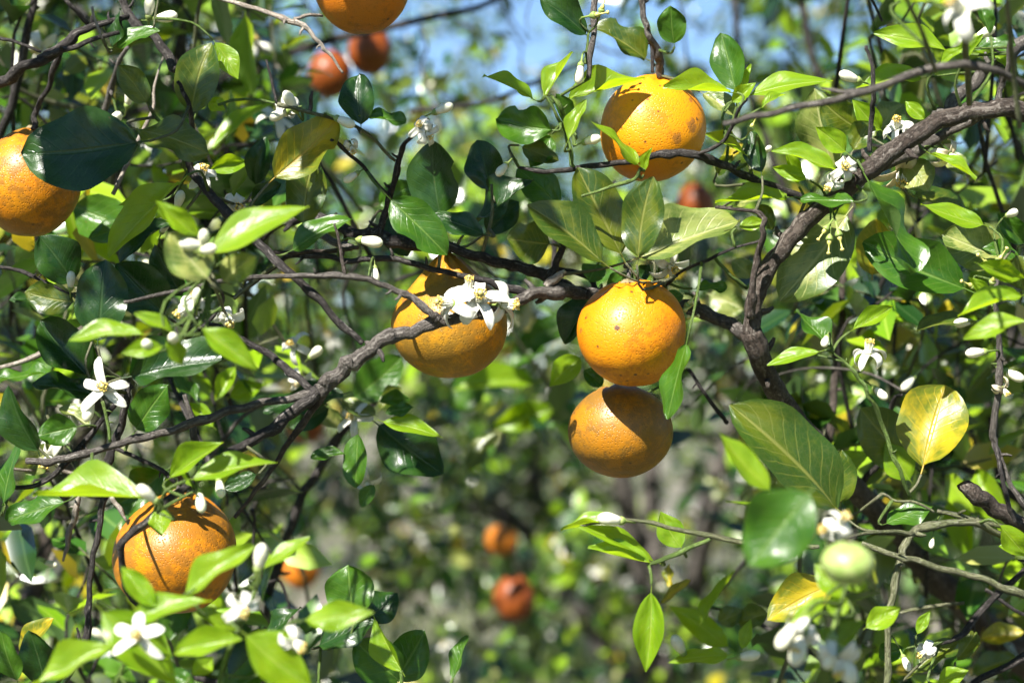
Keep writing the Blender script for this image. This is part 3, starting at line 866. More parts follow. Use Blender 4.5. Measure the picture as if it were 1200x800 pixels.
branch(tree, [(1250, 640, 1.5, 8), (1200, 668, 1.5, 8), (1165, 700, 1.5, 9), (1135, 735, 1.49, 9), (1118, 748, 1.48, 6), (1100, 756, 1.47, 3)], 'd', 'branch', 8, 6)
branch(tree, [(1155, 690, 1.5, 5), (1190, 715, 1.5, 5), (1230, 730, 1.5, 5)], 'd', 'twig', 7, 5)
branch(tree, [(1240, 750, 1.5, 10), (1190, 775, 1.5, 10), (1150, 795, 1.5, 9), (1120, 820, 1.5, 9)], 'd', 'branch', 8, 5)
branch(tree, [(1055, 718, 1.55, 5), (1090, 710, 1.55, 5), (1130, 706, 1.55, 5)], 'o', 'twig', 7, 5)
branch(tree, [(960, 640, 1.36, 5), (915, 640, 1.36, 5), (870, 636, 1.36, 6), (830, 628, 1.36, 7), (800, 622, 1.36, 6), (760, 612, 1.36, 5), (720, 610, 1.36, 4), (680, 616, 1.36, 3)], 'o', 'branch', 8, 6)
branch(tree, [(832, 631, 1.36, 6), (800, 645, 1.36, 6), (775, 656, 1.36, 6), (760, 661, 1.36, 5)], 'g', 'twig', 8, 5)
# left side
branch(tree, [(-30, 108, 1.47, 14), (5, 95, 1.46, 14), (40, 73, 1.45, 13), (75, 55, 1.45, 14), (100, 35, 1.45, 11), (125, 26, 1.45, 9), (150, 20, 1.46, 8)], 'd', 'branch', 10, 7)
branch(tree, [(45, 68, 1.45, 8), (80, 57, 1.44, 8), (115, 44, 1.44, 7), (140, 38, 1.44, 6)], 'd', 'branch', 8, 6)
branch(tree, [(-10, 42, 1.45, 5), (20, 50, 1.45, 5), (48, 61, 1.45, 4)], 'd', 'twig', 8, 5)
branch(tree, [(68, -10, 1.44, 6), (85, 8, 1.44, 6), (103, 28, 1.45, 6)], 'd', 'twig', 8, 5)
branch(tree, [(39, 152, 1.49, 8), (43, 128, 1.49, 7), (55, 105, 1.48, 7), (62, 85, 1.47, 8), (71, 60, 1.46, 9)], 'd', 'branch', 8, 6)
branch(tree, [(-10, 190, 1.7, 11), (10, 135, 1.68, 11), (24, 80, 1.66, 11), (35, 30, 1.65, 10), (42, -20, 1.65, 9)], 'd', 'branch', 8, 5)
branch(tree, [(122, 135, 1.6, 9), (130, 105, 1.58, 8), (138, 78, 1.56, 7), (150, 55, 1.55, 6)], 'b', 'branch', 8, 5)
branch(tree, [(108, 8, 1.4, 4), (112, 25, 1.4, 4), (120, 46, 1.4, 3)], 'x', 'twig', 6, 4)
branch(tree, [(180, 33, 1.44, 3), (184, 10, 1.44, 3), (188, -15, 1.44, 3)], 'o', 'twig', 6, 4)
branch(tree, [(235, -8, 1.48, 6), (275, 3, 1.48, 6), (310, 14, 1.47, 7), (340, 24, 1.46, 8), (362, 34, 1.46, 7), (378, 55, 1.46, 5), (390, 68, 1.46, 4), (402, 86, 1.46, 3)], 'x', 'branch', 9, 7)
branch(tree, [(345, 22, 1.46, 5), (362, 17, 1.47, 5), (378, 19, 1.48, 4)], 'x', 'twig', 7, 4)
branch(tree, [(172, 118, 1.44, 4), (182, 138, 1.44, 5), (198, 152, 1.44, 5), (210, 175, 1.45, 6), (222, 198, 1.45, 7)], 'g', 'twig', 8, 6)
branch(tree, [(-10, 310, 1.43, 6), (25, 318, 1.43, 5), (55, 332, 1.43, 5), (85, 345, 1.43, 5)], 'd', 'twig', 8, 6)
branch(tree, [(274, 350, 1.44, 5), (290, 336, 1.44, 5), (312, 318, 1.44, 5), (330, 306, 1.44, 5)], 'o', 'twig', 8, 5)
branch(tree, [(232, 385, 1.36, 5), (250, 370, 1.36, 5), (262, 350, 1.35, 4), (252, 330, 1.32, 4), (240, 315, 1.28, 4)], 'd', 'twig', 8, 6)
branch(tree, [(265, 368, 1.36, 4), (255, 345, 1.3, 4), (246, 318, 1.24, 4)], 'o', 'twig', 7, 5)
branch(tree, [(150, 448, 1.42, 8), (148, 475, 1.42, 10), (141, 505, 1.43, 11), (130, 530, 1.43, 11), (124, 565, 1.43, 11), (120, 600, 1.43, 9), (112, 640, 1.43, 8), (106, 690, 1.43, 8), (103, 730, 1.43, 9), (98, 765, 1.43, 11)], 'd', 'branch', 10, 7)
branch(tree, [(118, 555, 1.42, 6), (95, 560, 1.42, 6), (78, 570, 1.42, 5)], 'd', 'twig', 8, 5)
branch(tree, [(155, 452, 1.44, 6), (128, 482, 1.44, 7), (105, 510, 1.44, 7), (75, 545, 1.44, 8), (45, 568, 1.44, 7), (0, 570, 1.44, 6), (-20, 572, 1.44, 6)], 'd', 'branch', 9, 6)
branch(tree, [(120, 470, 1.42, 5), (125, 490, 1.42, 5), (129, 518, 1.42, 5)], 'g', 'twig', 8, 5)
branch(tree, [(135, 525, 1.42, 6), (160, 535, 1.42, 6), (185, 548, 1.42, 6), (205, 565, 1.42, 6)], 'd', 'twig', 8, 5)
branch(tree, [(216, 462, 1.44, 6), (224, 490, 1.44, 7), (228, 515, 1.44, 9), (230, 545, 1.44, 6)], 'b', 'branch', 8, 6)
branch(tree, [(95, 560, 1.48, 6), (90, 590, 1.48, 7), (84, 615, 1.48, 7), (78, 640, 1.48, 6), (74, 657, 1.48, 3)], 'x', 'branch', 8, 6, bumpy=0.22)
branch(tree, [(130, 582, 1.46, 6), (140, 595, 1.46, 6), (148, 610, 1.46, 4)], 'x', 'twig', 7, 4)
branch(tree, [(305, 745, 1.85, 11), (318, 690, 1.85, 11), (335, 630, 1.84, 11), (350, 590, 1.83, 11), (368, 560, 1.83, 12), (400, 510, 1.82, 11), (440, 470, 1.8, 9)], 'd', 'branch', 8, 6)
branch(tree, [(350, 578, 1.83, 5), (320, 574, 1.83, 5), (290, 570, 1.83, 5)], 'd', 'twig', 7, 4)
branch(tree, [(96, 770, 1.43, 4), (92, 745, 1.43, 4), (90, 735, 1.43, 3)], 'd', 'twig', 7, 4)
branch(tree, [(230, 575, 1.3, 4), (200, 590, 1.28, 5), (185, 600, 1.27, 4)], 'g', 'twig', 7, 4)
# shoots of the near spray at the bottom
branch(tree, [(120, 840, 1.18, 7), (150, 770, 1.17, 6), (165, 740, 1.16, 5), (190, 712, 1.16, 4), (230, 690, 1.17, 4)], 'g', 'twig', 8, 6)
branch(tree, [(250, 840, 1.17, 7), (262, 780, 1.16, 6), (285, 725, 1.16, 6), (300, 690, 1.17, 5), (308, 660, 1.17, 4)], 'g', 'twig', 8, 6)
branch(tree, [(320, 840, 1.14, 7), (325, 770, 1.14, 6), (335, 735, 1.14, 5), (355, 727, 1.14, 4)], 'g', 'twig', 8, 6)
branch(tree, [(470, 840, 1.36, 6), (470, 800, 1.36, 5), (471, 785, 1.36, 4)], 'g', 'twig', 8, 5)
branch(tree, [(372, 840, 1.4, 6), (374, 790, 1.4, 5), (376, 757, 1.4, 4)], 'g', 'twig', 8, 5)
branch(tree, [(520, 840, 1.4, 5), (527, 805, 1.4, 4), (531, 794, 1.4, 3)], 'g', 'twig', 8, 5)
branch(tree, [(985, 860, 1.12, 8), (975, 790, 1.12, 7), (980, 730, 1.12, 6), (990, 690, 1.12, 6), (1000, 650, 1.14, 6)], 'g', 'twig', 8, 6)
# limbs of the same tree standing further back
branch(tree, [(1330, 900, 2.3, 40), (900, 1250, 2.4, 44), (300, 1150, 2.4, 40), (40, 830, 2.3, 30), (55, 640, 2.3, 26), (110, 480, 2.2, 24), (170, 350, 2.1, 22), (203, 200, 2.0, 21), (208, 80, 1.95, 20), (212, -140, 1.9, 18)], 'r', 'branch', 12, 8)
branch(tree, [(205, 190, 1.99, 14), (190, 130, 2.0, 12), (150, 70, 2.1, 12), (90, 10, 2.2, 10)], 'd', 'branch', 8, 6)
for pts in ([(-20, 130, 2.6, 13), (110, 145, 2.6, 13), (240, 100, 2.6, 13), (330, 65, 2.55, 14), (420, 40, 2.5, 13), (500, 22, 2.5, 11), (570, 5, 2.5, 9), (620, -30, 2.5, 8)],
            [(250, 330, 2.4, 12), (262, 240, 2.4, 12), (272, 160, 2.4, 12), (285, 60, 2.4, 11), (300, -40, 2.4, 10)],
            [(480, 130, 2.3, 7), (560, 122, 2.3, 7), (620, 100, 2.3, 6), (690, 70, 2.3, 6)],
            [(-20, 470, 2.5, 22), (60, 440, 2.5, 20), (110, 400, 2.5, 17), (135, 330, 2.5, 15), (140, 230, 2.5, 13), (120, 120, 2.5, 12)],
            [(1200, 420, 2.6, 34), (1150, 330, 2.7, 32), (1110, 220, 2.7, 30), (1080, 110, 2.7, 28), (1065, 20, 2.7, 25), (1060, -60, 2.7, 22)],
            [(1090, 240, 2.7, 18), (1020, 190, 2.7, 15), (960, 90, 2.7, 13), (935, -20, 2.7, 11)],
            [(1175, 590, 2.1, 16), (1160, 480, 2.1, 15), (1130, 380, 2.1, 14), (1120, 280, 2.1, 12)],
            [(860, 0, 2.8, 10), (870, 80, 2.8, 10), (900, 170, 2.8, 12), (930, 250, 2.8, 14)],
            [(1230, 600, 1.9, 14), (1150, 560, 1.9, 12), (1080, 520, 1.9, 10), (1040, 470, 1.9, 8)]):
    branch(tree, pts, 'd', 'branch', 8, 6)

# hero leaves: base x, y, tip x, y, width, kind, depth (+ under side)
HL = [
 (137,55,189,37,19,'m',1.45),(132,55,141,10,14,'d',1.45),(172,120,139,77,34,'o',1.43),(161,167,25,181,96,'d',1.38),(162,152,244,180,42,'o',1.41),
 (252,50,279,93,28,'y',1.44),(224,132,248,50,52,'o',1.43),(263,130,244,118,20,'y',1.42),(246,200,293,190,22,'y',1.5),(225,143,205,160,20,'m',1.5),
 (322,208,396,138,58,'g',1.42),(356,262,368,186,50,'o',1.47),(423,146,421,87,42,'d',1.42),(428,136,476,142,17,'m',1.42),(300,216,312,160,30,'d',1.47),(296,240,330,215,22,'d',1.46),
 (516,252,507,164,62,'d',1.43),(576,223,560,164,46,'d',1.46),(458,234,524,299,50,'m',1.42),(566,274,507,252,30,'d',1.42),(556,264,626,211,22,'d',1.46),(570,272,608,236,34,'d',1.5),(455,255,478,300,34,'d',1.5),(445,240,486,215,30,'m',1.6),
 (687,41,632,-2,32,'d',1.44),(756,69,690,31,30,'o',1.51),(790,51,786,7,34,'m',1.45),(862,106,845,39,40,'m',1.43),(667,114,756,92,22,'y',1.455),(639,112,671,61,13,'y',1.42),
 (624,116,566,89,11,'y',1.42),(646,152,582,139,46,'m',1.42),(669,146,651,110,20,'m',1.46),(666,164,687,117,17,'y',1.41),(612,172,655,188,26,'o',1.46),(645,160,622,196,30,'m',1.47),
 (856,108,777,102,17,'y',1.40),(858,120,886,97,18,'y',1.42),(824,110,862,136,22,'p',1.46),(747,192,692,142,15,'y',1.40),(755,202,765,172,10,'y',1.40),(892,202,881,154,27,'d',1.42),
 (872,180,827,157,13,'y',1.42),(880,111,976,95,21,'y',1.44),(893,126,921,111,9,'y',1.42),(867,112,880,75,12,'y',1.44),(845,195,870,168,18,'g',1.5),(858,182,842,205,16,'o',1.48),
 (1109,59,1024,39,27,'y',1.42),(1079,92,1003,104,22,'y',1.5),(1101,76,1132,54,12,'y',1.42),(976,196,954,104,54,'p',1.5),(1006,151,963,118,46,'o',1.48),(991,178,956,149,27,'y',1.41),
 (1032,152,999,117,28,'y',1.46),(1000,176,1022,144,32,'o',1.45),(1083,140,1061,119,18,'y',1.42),(979,199,904,177,21,'y',1.41),(1030,150,1058,122,34,'p',1.55),(1062,2,1135,6,16,'y',1.2),
 (1160,40,1148,5,16,'m',1.35),(1142,60,1190,52,16,'m',1.45),(1190,90,1165,62,14,'y',1.45),(1130,70,1152,40,12,'y',1.40),(945,210,905,196,18,'y',1.42),(935,215,920,175,16,'y',1.43),
 (211,214,127,301,33,'y',1.40),(200,262,140,310,26,'d',1.44),(232,276,182,235,25,'y',1.2),(176,239,138,241,13,'y',1.46),(156,262,104,279,26,'m',1.56),(85,331,46,277,53,'d',1.44),
 (86,354,29,342,40,'o',1.43),(45,352,10,352,10,'d',1.46),(115,396,123,304,62,'d',1.40),(192,367,136,309,60,'d',1.44),(214,347,181,286,32,'d',1.46),(243,326,198,273,56,'p',1.2),(262,330,300,300,36,'p',1.22),
 (246,296,362,242,35,'y',1.2),(344,293,413,257,28,'m',1.42),(204,391,157,367,15,'y',1.2),(169,392,81,399,19,'y',1.2),(237,385,301,433,31,'y',1.2),(190,406,142,414,22,'y',1.2),
 (195,398,214,428,22,'y',1.2),(154,441,278,421,58,'d',1.37),(160,503,197,451,44,'m',1.42),(104,442,47,376,52,'d',1.44),(107,461,38,450,28,'d',1.45),(94,441,110,404,30,'m',1.45),(110,398,132,372,20,'d',1.43),
 (57,437,-4,447,18,'m',1.5),(44,527,10,451,37,'d',1.40),(90,500,44,511,36,'m',1.43),(20,492,-2,460,28,'g',1.44),(4,592,23,517,17,'m',1.42),(167,583,38,580,25,'y',1.25),(192,553,134,592,50,'m',1.5),
 (200,559,262,518,26,'y',1.3),(227,561,326,542,26,'y',1.25),(187,597,189,628,28,'y',1.3),(75,588,8,610,34,'m',1.36),(213,548,225,570,8,'y',1.3),(300,556,262,572,20,'d',1.36),(60,520,30,555,30,'p',1.5),(70,478,105,500,20,'p',1.52),
 (275,430,252,470,20,'y',1.7),(250,500,215,470,18,'y',1.6),(270,465,310,450,26,'y',1.75),(230,470,195,430,20,'m',1.6),
 (415,466,471,418,46,'m',1.75),(402,461,308,482,36,'d',1.6),(385,478,340,500,28,'d',1.62),(420,508,417,571,29,'m',1.5),(444,498,520,556,62,'d',1.56),(449,494,519,513,20,'y',1.5),(452,484,485,477,13,'m',1.5),
 (404,532,364,536,13,'m',1.5),(438,568,423,594,18,'m',1.55),(440,487,400,470,20,'p',1.6),(445,480,470,455,18,'o',1.7),(400,500,370,480,24,'p',1.65),(445,470,480,468,18,'m',1.6),
 (625,446,530,458,32,'y',2.3),(650,478,575,502,34,'y',2.3),(560,440,530,480,44,'m',2.4),(548,549,582,507,26,'o',2.0),(680,419,644,453,31,'y',1.6),(706,452,684,434,22,'m',1.52),(804,404,782,491,29,'m',1.38),
 (700,340,662,403,28,'d',1.48),(640,500,700,470,30,'m',2.5),(620,400,680,370,34,'m',2.2),(640,390,600,430,30,'m',2.3),
 (901,573,842,506,29,'y',1.15),(980,596,855,474,78,'o',1.40),(985,588,986,527,46,'o',1.44),(1066,562,1038,518,38,'y',1.55),(1082,546,1108,451,82,'g',1.43,0.02,False,4),(1076,548,1008,478,62,'o',1.56),
 (960,412,899,428,17,'y',1.40),(973,406,932,364,19,'m',1.40),(1000,386,1046,359,21,'y',1.41),(1046,378,1132,349,38,'g',1.85),(1072,427,1122,414,34,'o',1.95),(1125,470,1160,430,50,'o',1.95),(1055,430,1020,425,32,'o',1.8),
 (1147,309,1200,326,25,'y',1.3),(1196,347,1122,371,21,'y',1.3),(1204,376,1129,397,23,'y',1.25),(1074,388,1148,382,15,'o',1.5),(1160,345,1135,325,14,'y',1.32),(1190,300,1200,340,40,'o',1.4),
 (1130,338,1011,284,66,'m',1.43),(1018,212,1074,319,30,'m',1.38),(992,252,914,353,72,'p',1.46),(1022,322,1027,256,44,'g',1.55),(1176,302,1104,274,58,'p',1.45),(1152,263,1079,239,22,'y',1.42),(1070,230,1140,262,22,'o',1.48),
 (1001,236,938,234,19,'m',1.40),(1090,180,1144,210,13,'y',1.42),(1062,190,1088,224,42,'p',1.46),(1110,180,1130,205,24,'p',1.46),(922,231,838,237,17,'y',1.44),(752,301,867,259,50,'p',1.43),(748,301,765,207,52,'o',1.372),
 (728,298,676,196,56,'o',1.42),(706,307,618,240,46,'o',1.395),(643,286,594,280,52,'o',1.44),(655,243,606,198,42,'m',1.47),(866,266,897,259,17,'y',1.42),(815,338,852,337,15,'m',1.45),(800,345,770,355,18,'m',1.47),
 (832,345,872,362,42,'p',1.75),(858,305,880,325,24,'p',1.6),(735,320,712,350,24,'m',1.5),(760,310,745,335,20,'d',1.5),(700,310,690,330,30,'m',1.5),
 (1195,310,1150,292,20,'m',1.44),(1170,250,1200,285,26,'m',1.5),(905,270,890,240,20,'o',1.5),(862,240,905,225,20,'p',1.5),
 (130,757,38,803,28,'y',1.14),(120,716,208,803,58,'y',1.15),(154,726,249,704,29,'y',1.15),(183,711,142,664,27,'y',1.15),(214,701,298,639,30,'y',1.17),(204,766,287,748,31,'y',1.15),(245,722,278,738,18,'y',1.17),
 (289,744,364,803,58,'y',1.13),(358,726,438,717,33,'y',1.15),(415,721,408,661,58,'m',1.38),(428,726,465,694,38,'d',1.40),(374,756,442,729,32,'d',1.39),(471,786,438,721,23,'y',1.36),(468,797,416,750,56,'m',1.40),
 (464,797,498,738,52,'m',1.43),(531,795,548,744,17,'m',1.40),(20,797,1,739,28,'m',1.38),(52,803,34,738,42,'d',1.42),(24,766,63,724,23,'g',1.44),(309,666,363,629,17,'y',1.2),(310,746,353,711,19,'d',1.46),(225,790,250,770,22,'y',1.2),(195,790,230,805,26,'m',1.25),
 (948,578,878,664,80,'m',1.04),(978,684,899,727,48,'g',1.38),(763,694,757,787,37,'y',1.35),(762,659,689,641,19,'y',1.36),(766,657,678,617,21,'y',1.37),(798,641,774,599,33,'y',1.38),(722,612,657,621,11,'y',1.36),
 (852,757,784,709,32,'y',1.7),(823,727,862,668,15,'y',1.65),(842,728,870,715,26,'o',1.62),(866,730,900,718,30,'o',1.62),(775,706,809,679,12,'g',1.6),(790,690,785,660,10,'g',1.62),(852,767,783,776,22,'y',1.6),(870,760,880,725,16,'y',1.6),
 (1068,792,1122,752,26,'o',1.48),(1122,772,1144,740,26,'o',1.5),(1039,613,1093,593,23,'m',1.41),(1172,616,1204,652,28,'y',1.4),(1205,640,1170,640,20,'y',1.42),(1150,748,1200,740,24,'g',1.7),(1140,790,1190,770,30,'o',1.7),
 (981,725,986,692,26,'y',1.15),(965,700,925,735,18,'y',1.13),(1015,735,1055,712,28,'y',1.3),(1075,742,1090,715,14,'y',1.45),(1060,760,1030,770,24,'m',1.5),(1100,800,1135,785,24,'y',1.45),
 (990,700,955,660,34,'y',1.15),(1015,690,985,670,26,'y',1.15),
]
for h in HL:
    hero_leaf(tree, *h)

# blossoms of the near tree
bl = lambda *a, **k: blossom(tree, *a, **k)
bl(561, 352, 1.385, (0.1, 0.35, 0.9), 1.25, 1)
bl(530, 356, 1.385, (-0.75, 0.1, 0.65), 1.2, 2)
bl(588, 357, 1.39, (0.85, 0.0, 0.5), 1.15, 2)
bl(550, 340, 1.40, (0.0, 0.9, 0.4), 0.9, 1)
bl(123, 455, 1.385, (0.05, 0.15, 0.98), 1.12, 0, 0.35)
bl(493, 148, 1.41, (-0.1, 0.1, 0.9), 0.72, 2)
bl(500, 156, 1.41, (0.5, -0.5, 0.7), 0.66, 2)
bl(217, 362, 1.33, (-0.5, -0.4, 0.7), 0.85, 3)
bl(228, 352, 1.33, (0.1, 0.5, 0.8), 0.8, 3)
bl(268, 372, 1.36, (0.2, -0.5, 0.8), 0.9, 4)
bl(238, 205, 1.46, (0.2, 0.5, 0.8), 1.0, 2)
bl(275, 240, 1.46, (0.4, -0.2, 0.8), 1.0, 4)
bl(990, 197, 1.40, (-0.1, 0.1, 0.95), 1.0, 4)
bl(975, 215, 1.41, (-0.5, -0.5, 0.7), 0.8, 4)
bl(1052, 150, 1.45, (-0.2, 0.6, 0.6), 0.9, 2)
bl(1017, 415, 1.39, (0.1, 0.9, 0.35), 0.95, 2)
bl(163, 745, 1.13, (-0.05, 0.25, 0.95), 0.92, 0, 0.3)
bl(283, 712, 1.15, (0.3, -0.2, 0.9), 0.9, 3)
bl(345, 752, 1.13, (0.6, -0.3, 0.7), 0.85, 3)
bl(785, 312, 1.47, (0.3, -0.3, 0.8), 1.0, 2)
bl(985, 612, 1.12, (0.2, 0.5, 0.8), 0.85, 3)
bl(972, 622, 1.14, (-0.6, 0.2, 0.7), 0.8, 4)
bl(1128, 12, 1.06, (-0.6, 0.35, 0.5), 1.1, 3)
bl(1084, 763, 1.42, (-0.7, -0.25, 0.6), 0.75, 4)
bl(1112, 182, 1.43, (0.6, -0.5, 0.6), 1.0, 3, faded=True)
bl(1055, 200, 1.46, (0.0, -0.8, 0.5), 1.2, 1, faded=True)
bl(335, 128, 1.44, (-0.5, -0.5, 0.7), 0.9, 3)
bl(412, 172, 1.43, (0.2, -0.7, 0.6), 0.6, 3)
bl(980, 770, 1.1, (0.1, -0.9, 0.4), 0.9, 2)
bl(940, 745, 1.1, (-0.4, -0.8, 0.4), 0.9, 3)
bl(1175, 455, 1.41, (0.4, -0.6, 0.6), 0.6, 3, faded=True)
bl(345, 405, 1.62, (-0.3, 0.3, 0.9), 0.9, 2)
bl(350, 447, 1.65, (0.0, -0.3, 0.9), 0.8, 2)
bl(60, 535, 1.5, (-0.3, -0.5, 0.7), 1.1, 2)
bl(415, 490, 1.6, (-0.3, 0.2, 0.9), 0.9, 2)
bl(430, 565, 1.6, (0.2, -0.6, 0.7), 0.9, 2)
for b in [(104, 481, 1.385, (-0.2, -0.9, 0.3), 1.0), (520, 127, 1.42, (0.9, 0.35, 0.3), 0.9), (231, 348, 1.32, (0.1, 0.8, 0.5), 0.85), (405, 143, 1.41, (0.9, -0.4, 0.2), 0.9),
          (435, 283, 1.42, (0.95, -0.15, 0.2), 1.05), (440, 322, 1.4, (0.1, -0.9, 0.3), 0.7), (411, 208, 1.44, (-0.7, -0.5, 0.3), 0.75), (995, 90, 1.42, (-0.9, 0.3, 0.2), 0.95),
          (1155, 38, 1.4, (0.8, 0.4, 0.3), 0.9), (1186, 250, 1.42, (0.3, 0.2, 0.9), 0.75), (679, 87, 1.43, (-0.15, -0.95, 0.2), 0.9), (694, 164, 1.42, (0.8, 0.2, 0.5), 0.85), (588, 199, 1.42, (-0.5, -0.6, 0.5), 0.8),
          (172, 578, 1.22, (-0.6, 0.6, 0.4), 0.95), (305, 652, 1.16, (0.2, 0.9, 0.2), 1.0), (174, 405, 1.2, (-0.2, 0.3, 0.9), 0.85), (203, 397, 1.2, (0.1, 0.3, 0.9), 0.8), (225, 287, 1.2, (-0.8, 0.1, 0.4), 0.95), (239, 280, 1.2, (0.1, 0.7, 0.6), 0.85), (244, 292, 1.19, (0.7, 0.1, 0.6), 0.8),
          (210, 234, 1.44, (0.3, 0.8, 0.4), 0.9), (193, 265, 1.46, (0.4, 0.6, 0.6), 0.8), (83, 328, 1.42, (0.1, 0.9, 0.3), 0.8), (340, 118, 1.42, (-0.4, 0.7, 0.4), 1.0), (326, 135, 1.43, (-0.8, -0.4, 0.4), 0.9),
          (1143, 413, 1.4, (-0.95, -0.1, 0.2), 0.9), (1189, 440, 1.42, (0.8, -0.4, 0.3), 0.9), (1064, 449, 1.6, (-0.6, -0.6, 0.3), 1.0), (1128, 378, 1.5, (-0.9, -0.1, 0.3), 0.9), (967, 400, 1.39, (-0.3, -0.5, 0.7), 0.7), (1032, 461, 1.4, (0.5, -0.5, 0.6), 0.8),
          (1062, 777, 1.42, (0.3, -0.8, 0.4), 0.7), (1092, 636, 1.42, (-0.2, -0.9, 0.3), 0.5), (985, 519, 1.7, (0.4, 0.7, 0.4), 1.0), (936, 60 + 700, 1.1, (-0.3, -0.9, 0.3), 1.2), (992, 782, 1.1, (0.3, -0.9, 0.3), 1.2), (922, 745, 1.1, (-0.6, -0.7, 0.3), 1.1), (972, 765, 1.1, (-0.2, -0.9, 0.3), 1.1),
          (370, 413, 1.6, (0.5, 0.4, 0.6), 1.0), (235, 588, 1.3, (0.2, -0.9, 0.3), 0.9), (258, 572, 1.32, (0.2, -0.8, 0.4), 0.8), (320, 775, 1.15, (0.5, 0.5, 0.6), 0.9), (120, 797, 1.15, (-0.6, 0.4, 0.6), 0.9), (900, 175, 1.42, (0.3, 0.3, 0.9), 0.55),
          (135, 140, 1.5, (0.5, 0.5, 0.6), 1.0), (152, 113, 1.55, (0.3, 0.8, 0.4), 1.0), (175, 8, 1.5, (0.1, 0.9, 0.3), 1.0), (195, 20, 1.5, (0.9, 0.1, 0.3), 1.1), (715, 608, 1.355, (-0.95, 0.15, 0.3), 1.1), (795, 755, 1.6, (-0.4, 0.7, 0.4), 1.2), (878, 768, 1.6, (0.9, 0.2, 0.3), 1.1)]:  # third from the end is glare on a leaf, built as a white bud
    bud(tree, *b)
for s_ in [(972, 280, 1.40, (-0.1, -1, 0.2), 0.95), (968, 268, 1.40, (-0.6, -0.8, 0.2), 0.9), (983, 275, 1.40, (0.2, -1, 0.2), 1.0), (1170, 305, 1.4, (0.5, 0.8, 0.3), 0.95), (1158, 310, 1.4, (-0.7, 0.6, 0.3), 1.0), (1150, 340, 1.4, (0.5, -0.8, 0.3), 1.0), (1140, 335, 1.4, (-0.8, 0.3, 0.3), 0.9), (1163, 330, 1.39, (0.1, 0.6, 0.7), 0.9),
           (800, 365, 1.42, (0.8, 0.5, 0.4), 0.9), (806, 358, 1.42, (0.6, 0.8, 0.2), 1.0), (803, 372, 1.42, (0.9, 0.1, 0.4), 0.9), (696, 18, 1.43, (0.8, 0.1, 0.4), 1.0), (705, 12, 1.43, (0.3, 0.9, 0.4), 0.9), (640, 110, 1.5, (0.5, 0.8, 0.3), 0.8), (880, 150, 1.4, (0.4, 0.8, 0.3), 0.8)]:
    spent(tree, *s_)

# young shoots that carry each hand-placed leaf and flower back to the nearest branch
BRA = np.array(BR)
def connect(limit=0.075):
    for (p, dirv, kind, L) in STEMS:
        q = np.array(p)
        dd = np.linalg.norm(BRA[:, :3] - q, axis=1)
        ahead = (BRA[:, :3] - q) @ np.array(dirv)
        i = int(np.argmin(dd - 0.25 * ahead))
        dist = dd[i]
        if dist < BRA[i, 3] + 0.0015 or dist > limit:
            continue
        e = Vector(BRA[i, :3])
        c = Vector(p) + Vector(dirv) * dist * 0.45
        mid = (Vector(p) + e) * 0.25 + c * 0.5
        r0 = 0.0008 if kind == 'f' else 0.0010
        branch_w(tree, [Vector(p), mid, e], [r0, r0 * 1.15, r0 * 1.5], 'g' if kind in 'ymf' else 'o', 'twig', 6, 3, reg=False)
connect()

# fill of the near tree behind the sharp layer: softer leaves further into the crown
def depth_density(px, py):
    d = 1.0
    if 380 < px < 930 and py > 430:
        d = 0.16 if py > 520 else 0.3
    if 280 < px < 700 and 330 < py <= 430:
        d = 0.35
    if 300 < px < 1000 and py < 250:
        d = 0.75
    if (820 < px < 1010 and py < 130):
        d = 0.5
    return d
CLEAR = [(602, 700, 3.5), (353, 667, 3.7), (588, 633, 3.9), (815, 240, 3.2), (386, 88, 2.9), (433, 58, 2.9), (357, 496, 2.9)]
cent, dirs = [], []
while len(cent) < 520:
    px, py = rng.uniform(-80, 1280), rng.uniform(-60, 860)
    side = px < 330 or px > 930
    d = rng.uniform(1.62, 2.8) if side else (rng.uniform(2.6, 4.4) if py < 230 else rng.uniform(2.1, 4.2))
    if rng.random() > depth_density(px, py):
        continue
    if any(math.hypot(px - a, py - b) < 62 and d < c for a, b, c in CLEAR):
        continue
    cent.append(np.array(W(px, py, d)))
    dirs.append(np.array([rng.normal() * 0.8, -0.5 + rng.normal() * 0.5, 0.4 + rng.normal() * 0.6]))
Pn, Xn, Nn, Ln = sprigs(cent, dirs, 7, 0.05, 0.035, 0.072)
kn = rng.choice(6, len(Pn), p=[0.40, 0.20, 0.24, 0.09, 0.04, 0.03])
# the largest in view stay single leaves, the rest is one mass
pd = np.array([PL(Vector(p)) for p in Pn])
inv_ = (pd[:, 0] > -20) & (pd[:, 0] < 1220) & (pd[:, 1] > -20) & (pd[:, 1] < 820)
score = np.where(inv_, Ln / pd[:, 2], 0)
order = np.argsort(-score)
nsingle = max(0, 298 - len(HL))
single = set(order[:nsingle].tolist())
for i in single:
    k = KINDS6[kn[i]]
    leaf_at(tree, Pn[i], Pn[i] + Xn[i] * Ln[i], Ln[i] * (0.40 if k == 'y' else 0.52), k, Vector(Nn[i]), None, False)
rest = np.array([i for i in range(len(Pn)) if i not in single])
# shoots under those leaves
for c, dv in zip(cent, dirs):
    dv = dv / np.linalg.norm(dv)
    if PL(Vector(c))[1] > 420 and 330 < PL(Vector(c))[0] < 930:
        continue
    e = c - dv * 0.05
    e2 = e + np.array([rng.normal() * 0.04, 0.06, -0.10])
    branch_w(tree, [c + dv * 0.05, c, e, e2], [0.0009, 0.0014, 0.0018, 0.0026], 'o' if rng.random() < 0.5 else 'd', 'twig', 6, 3, reg=False)
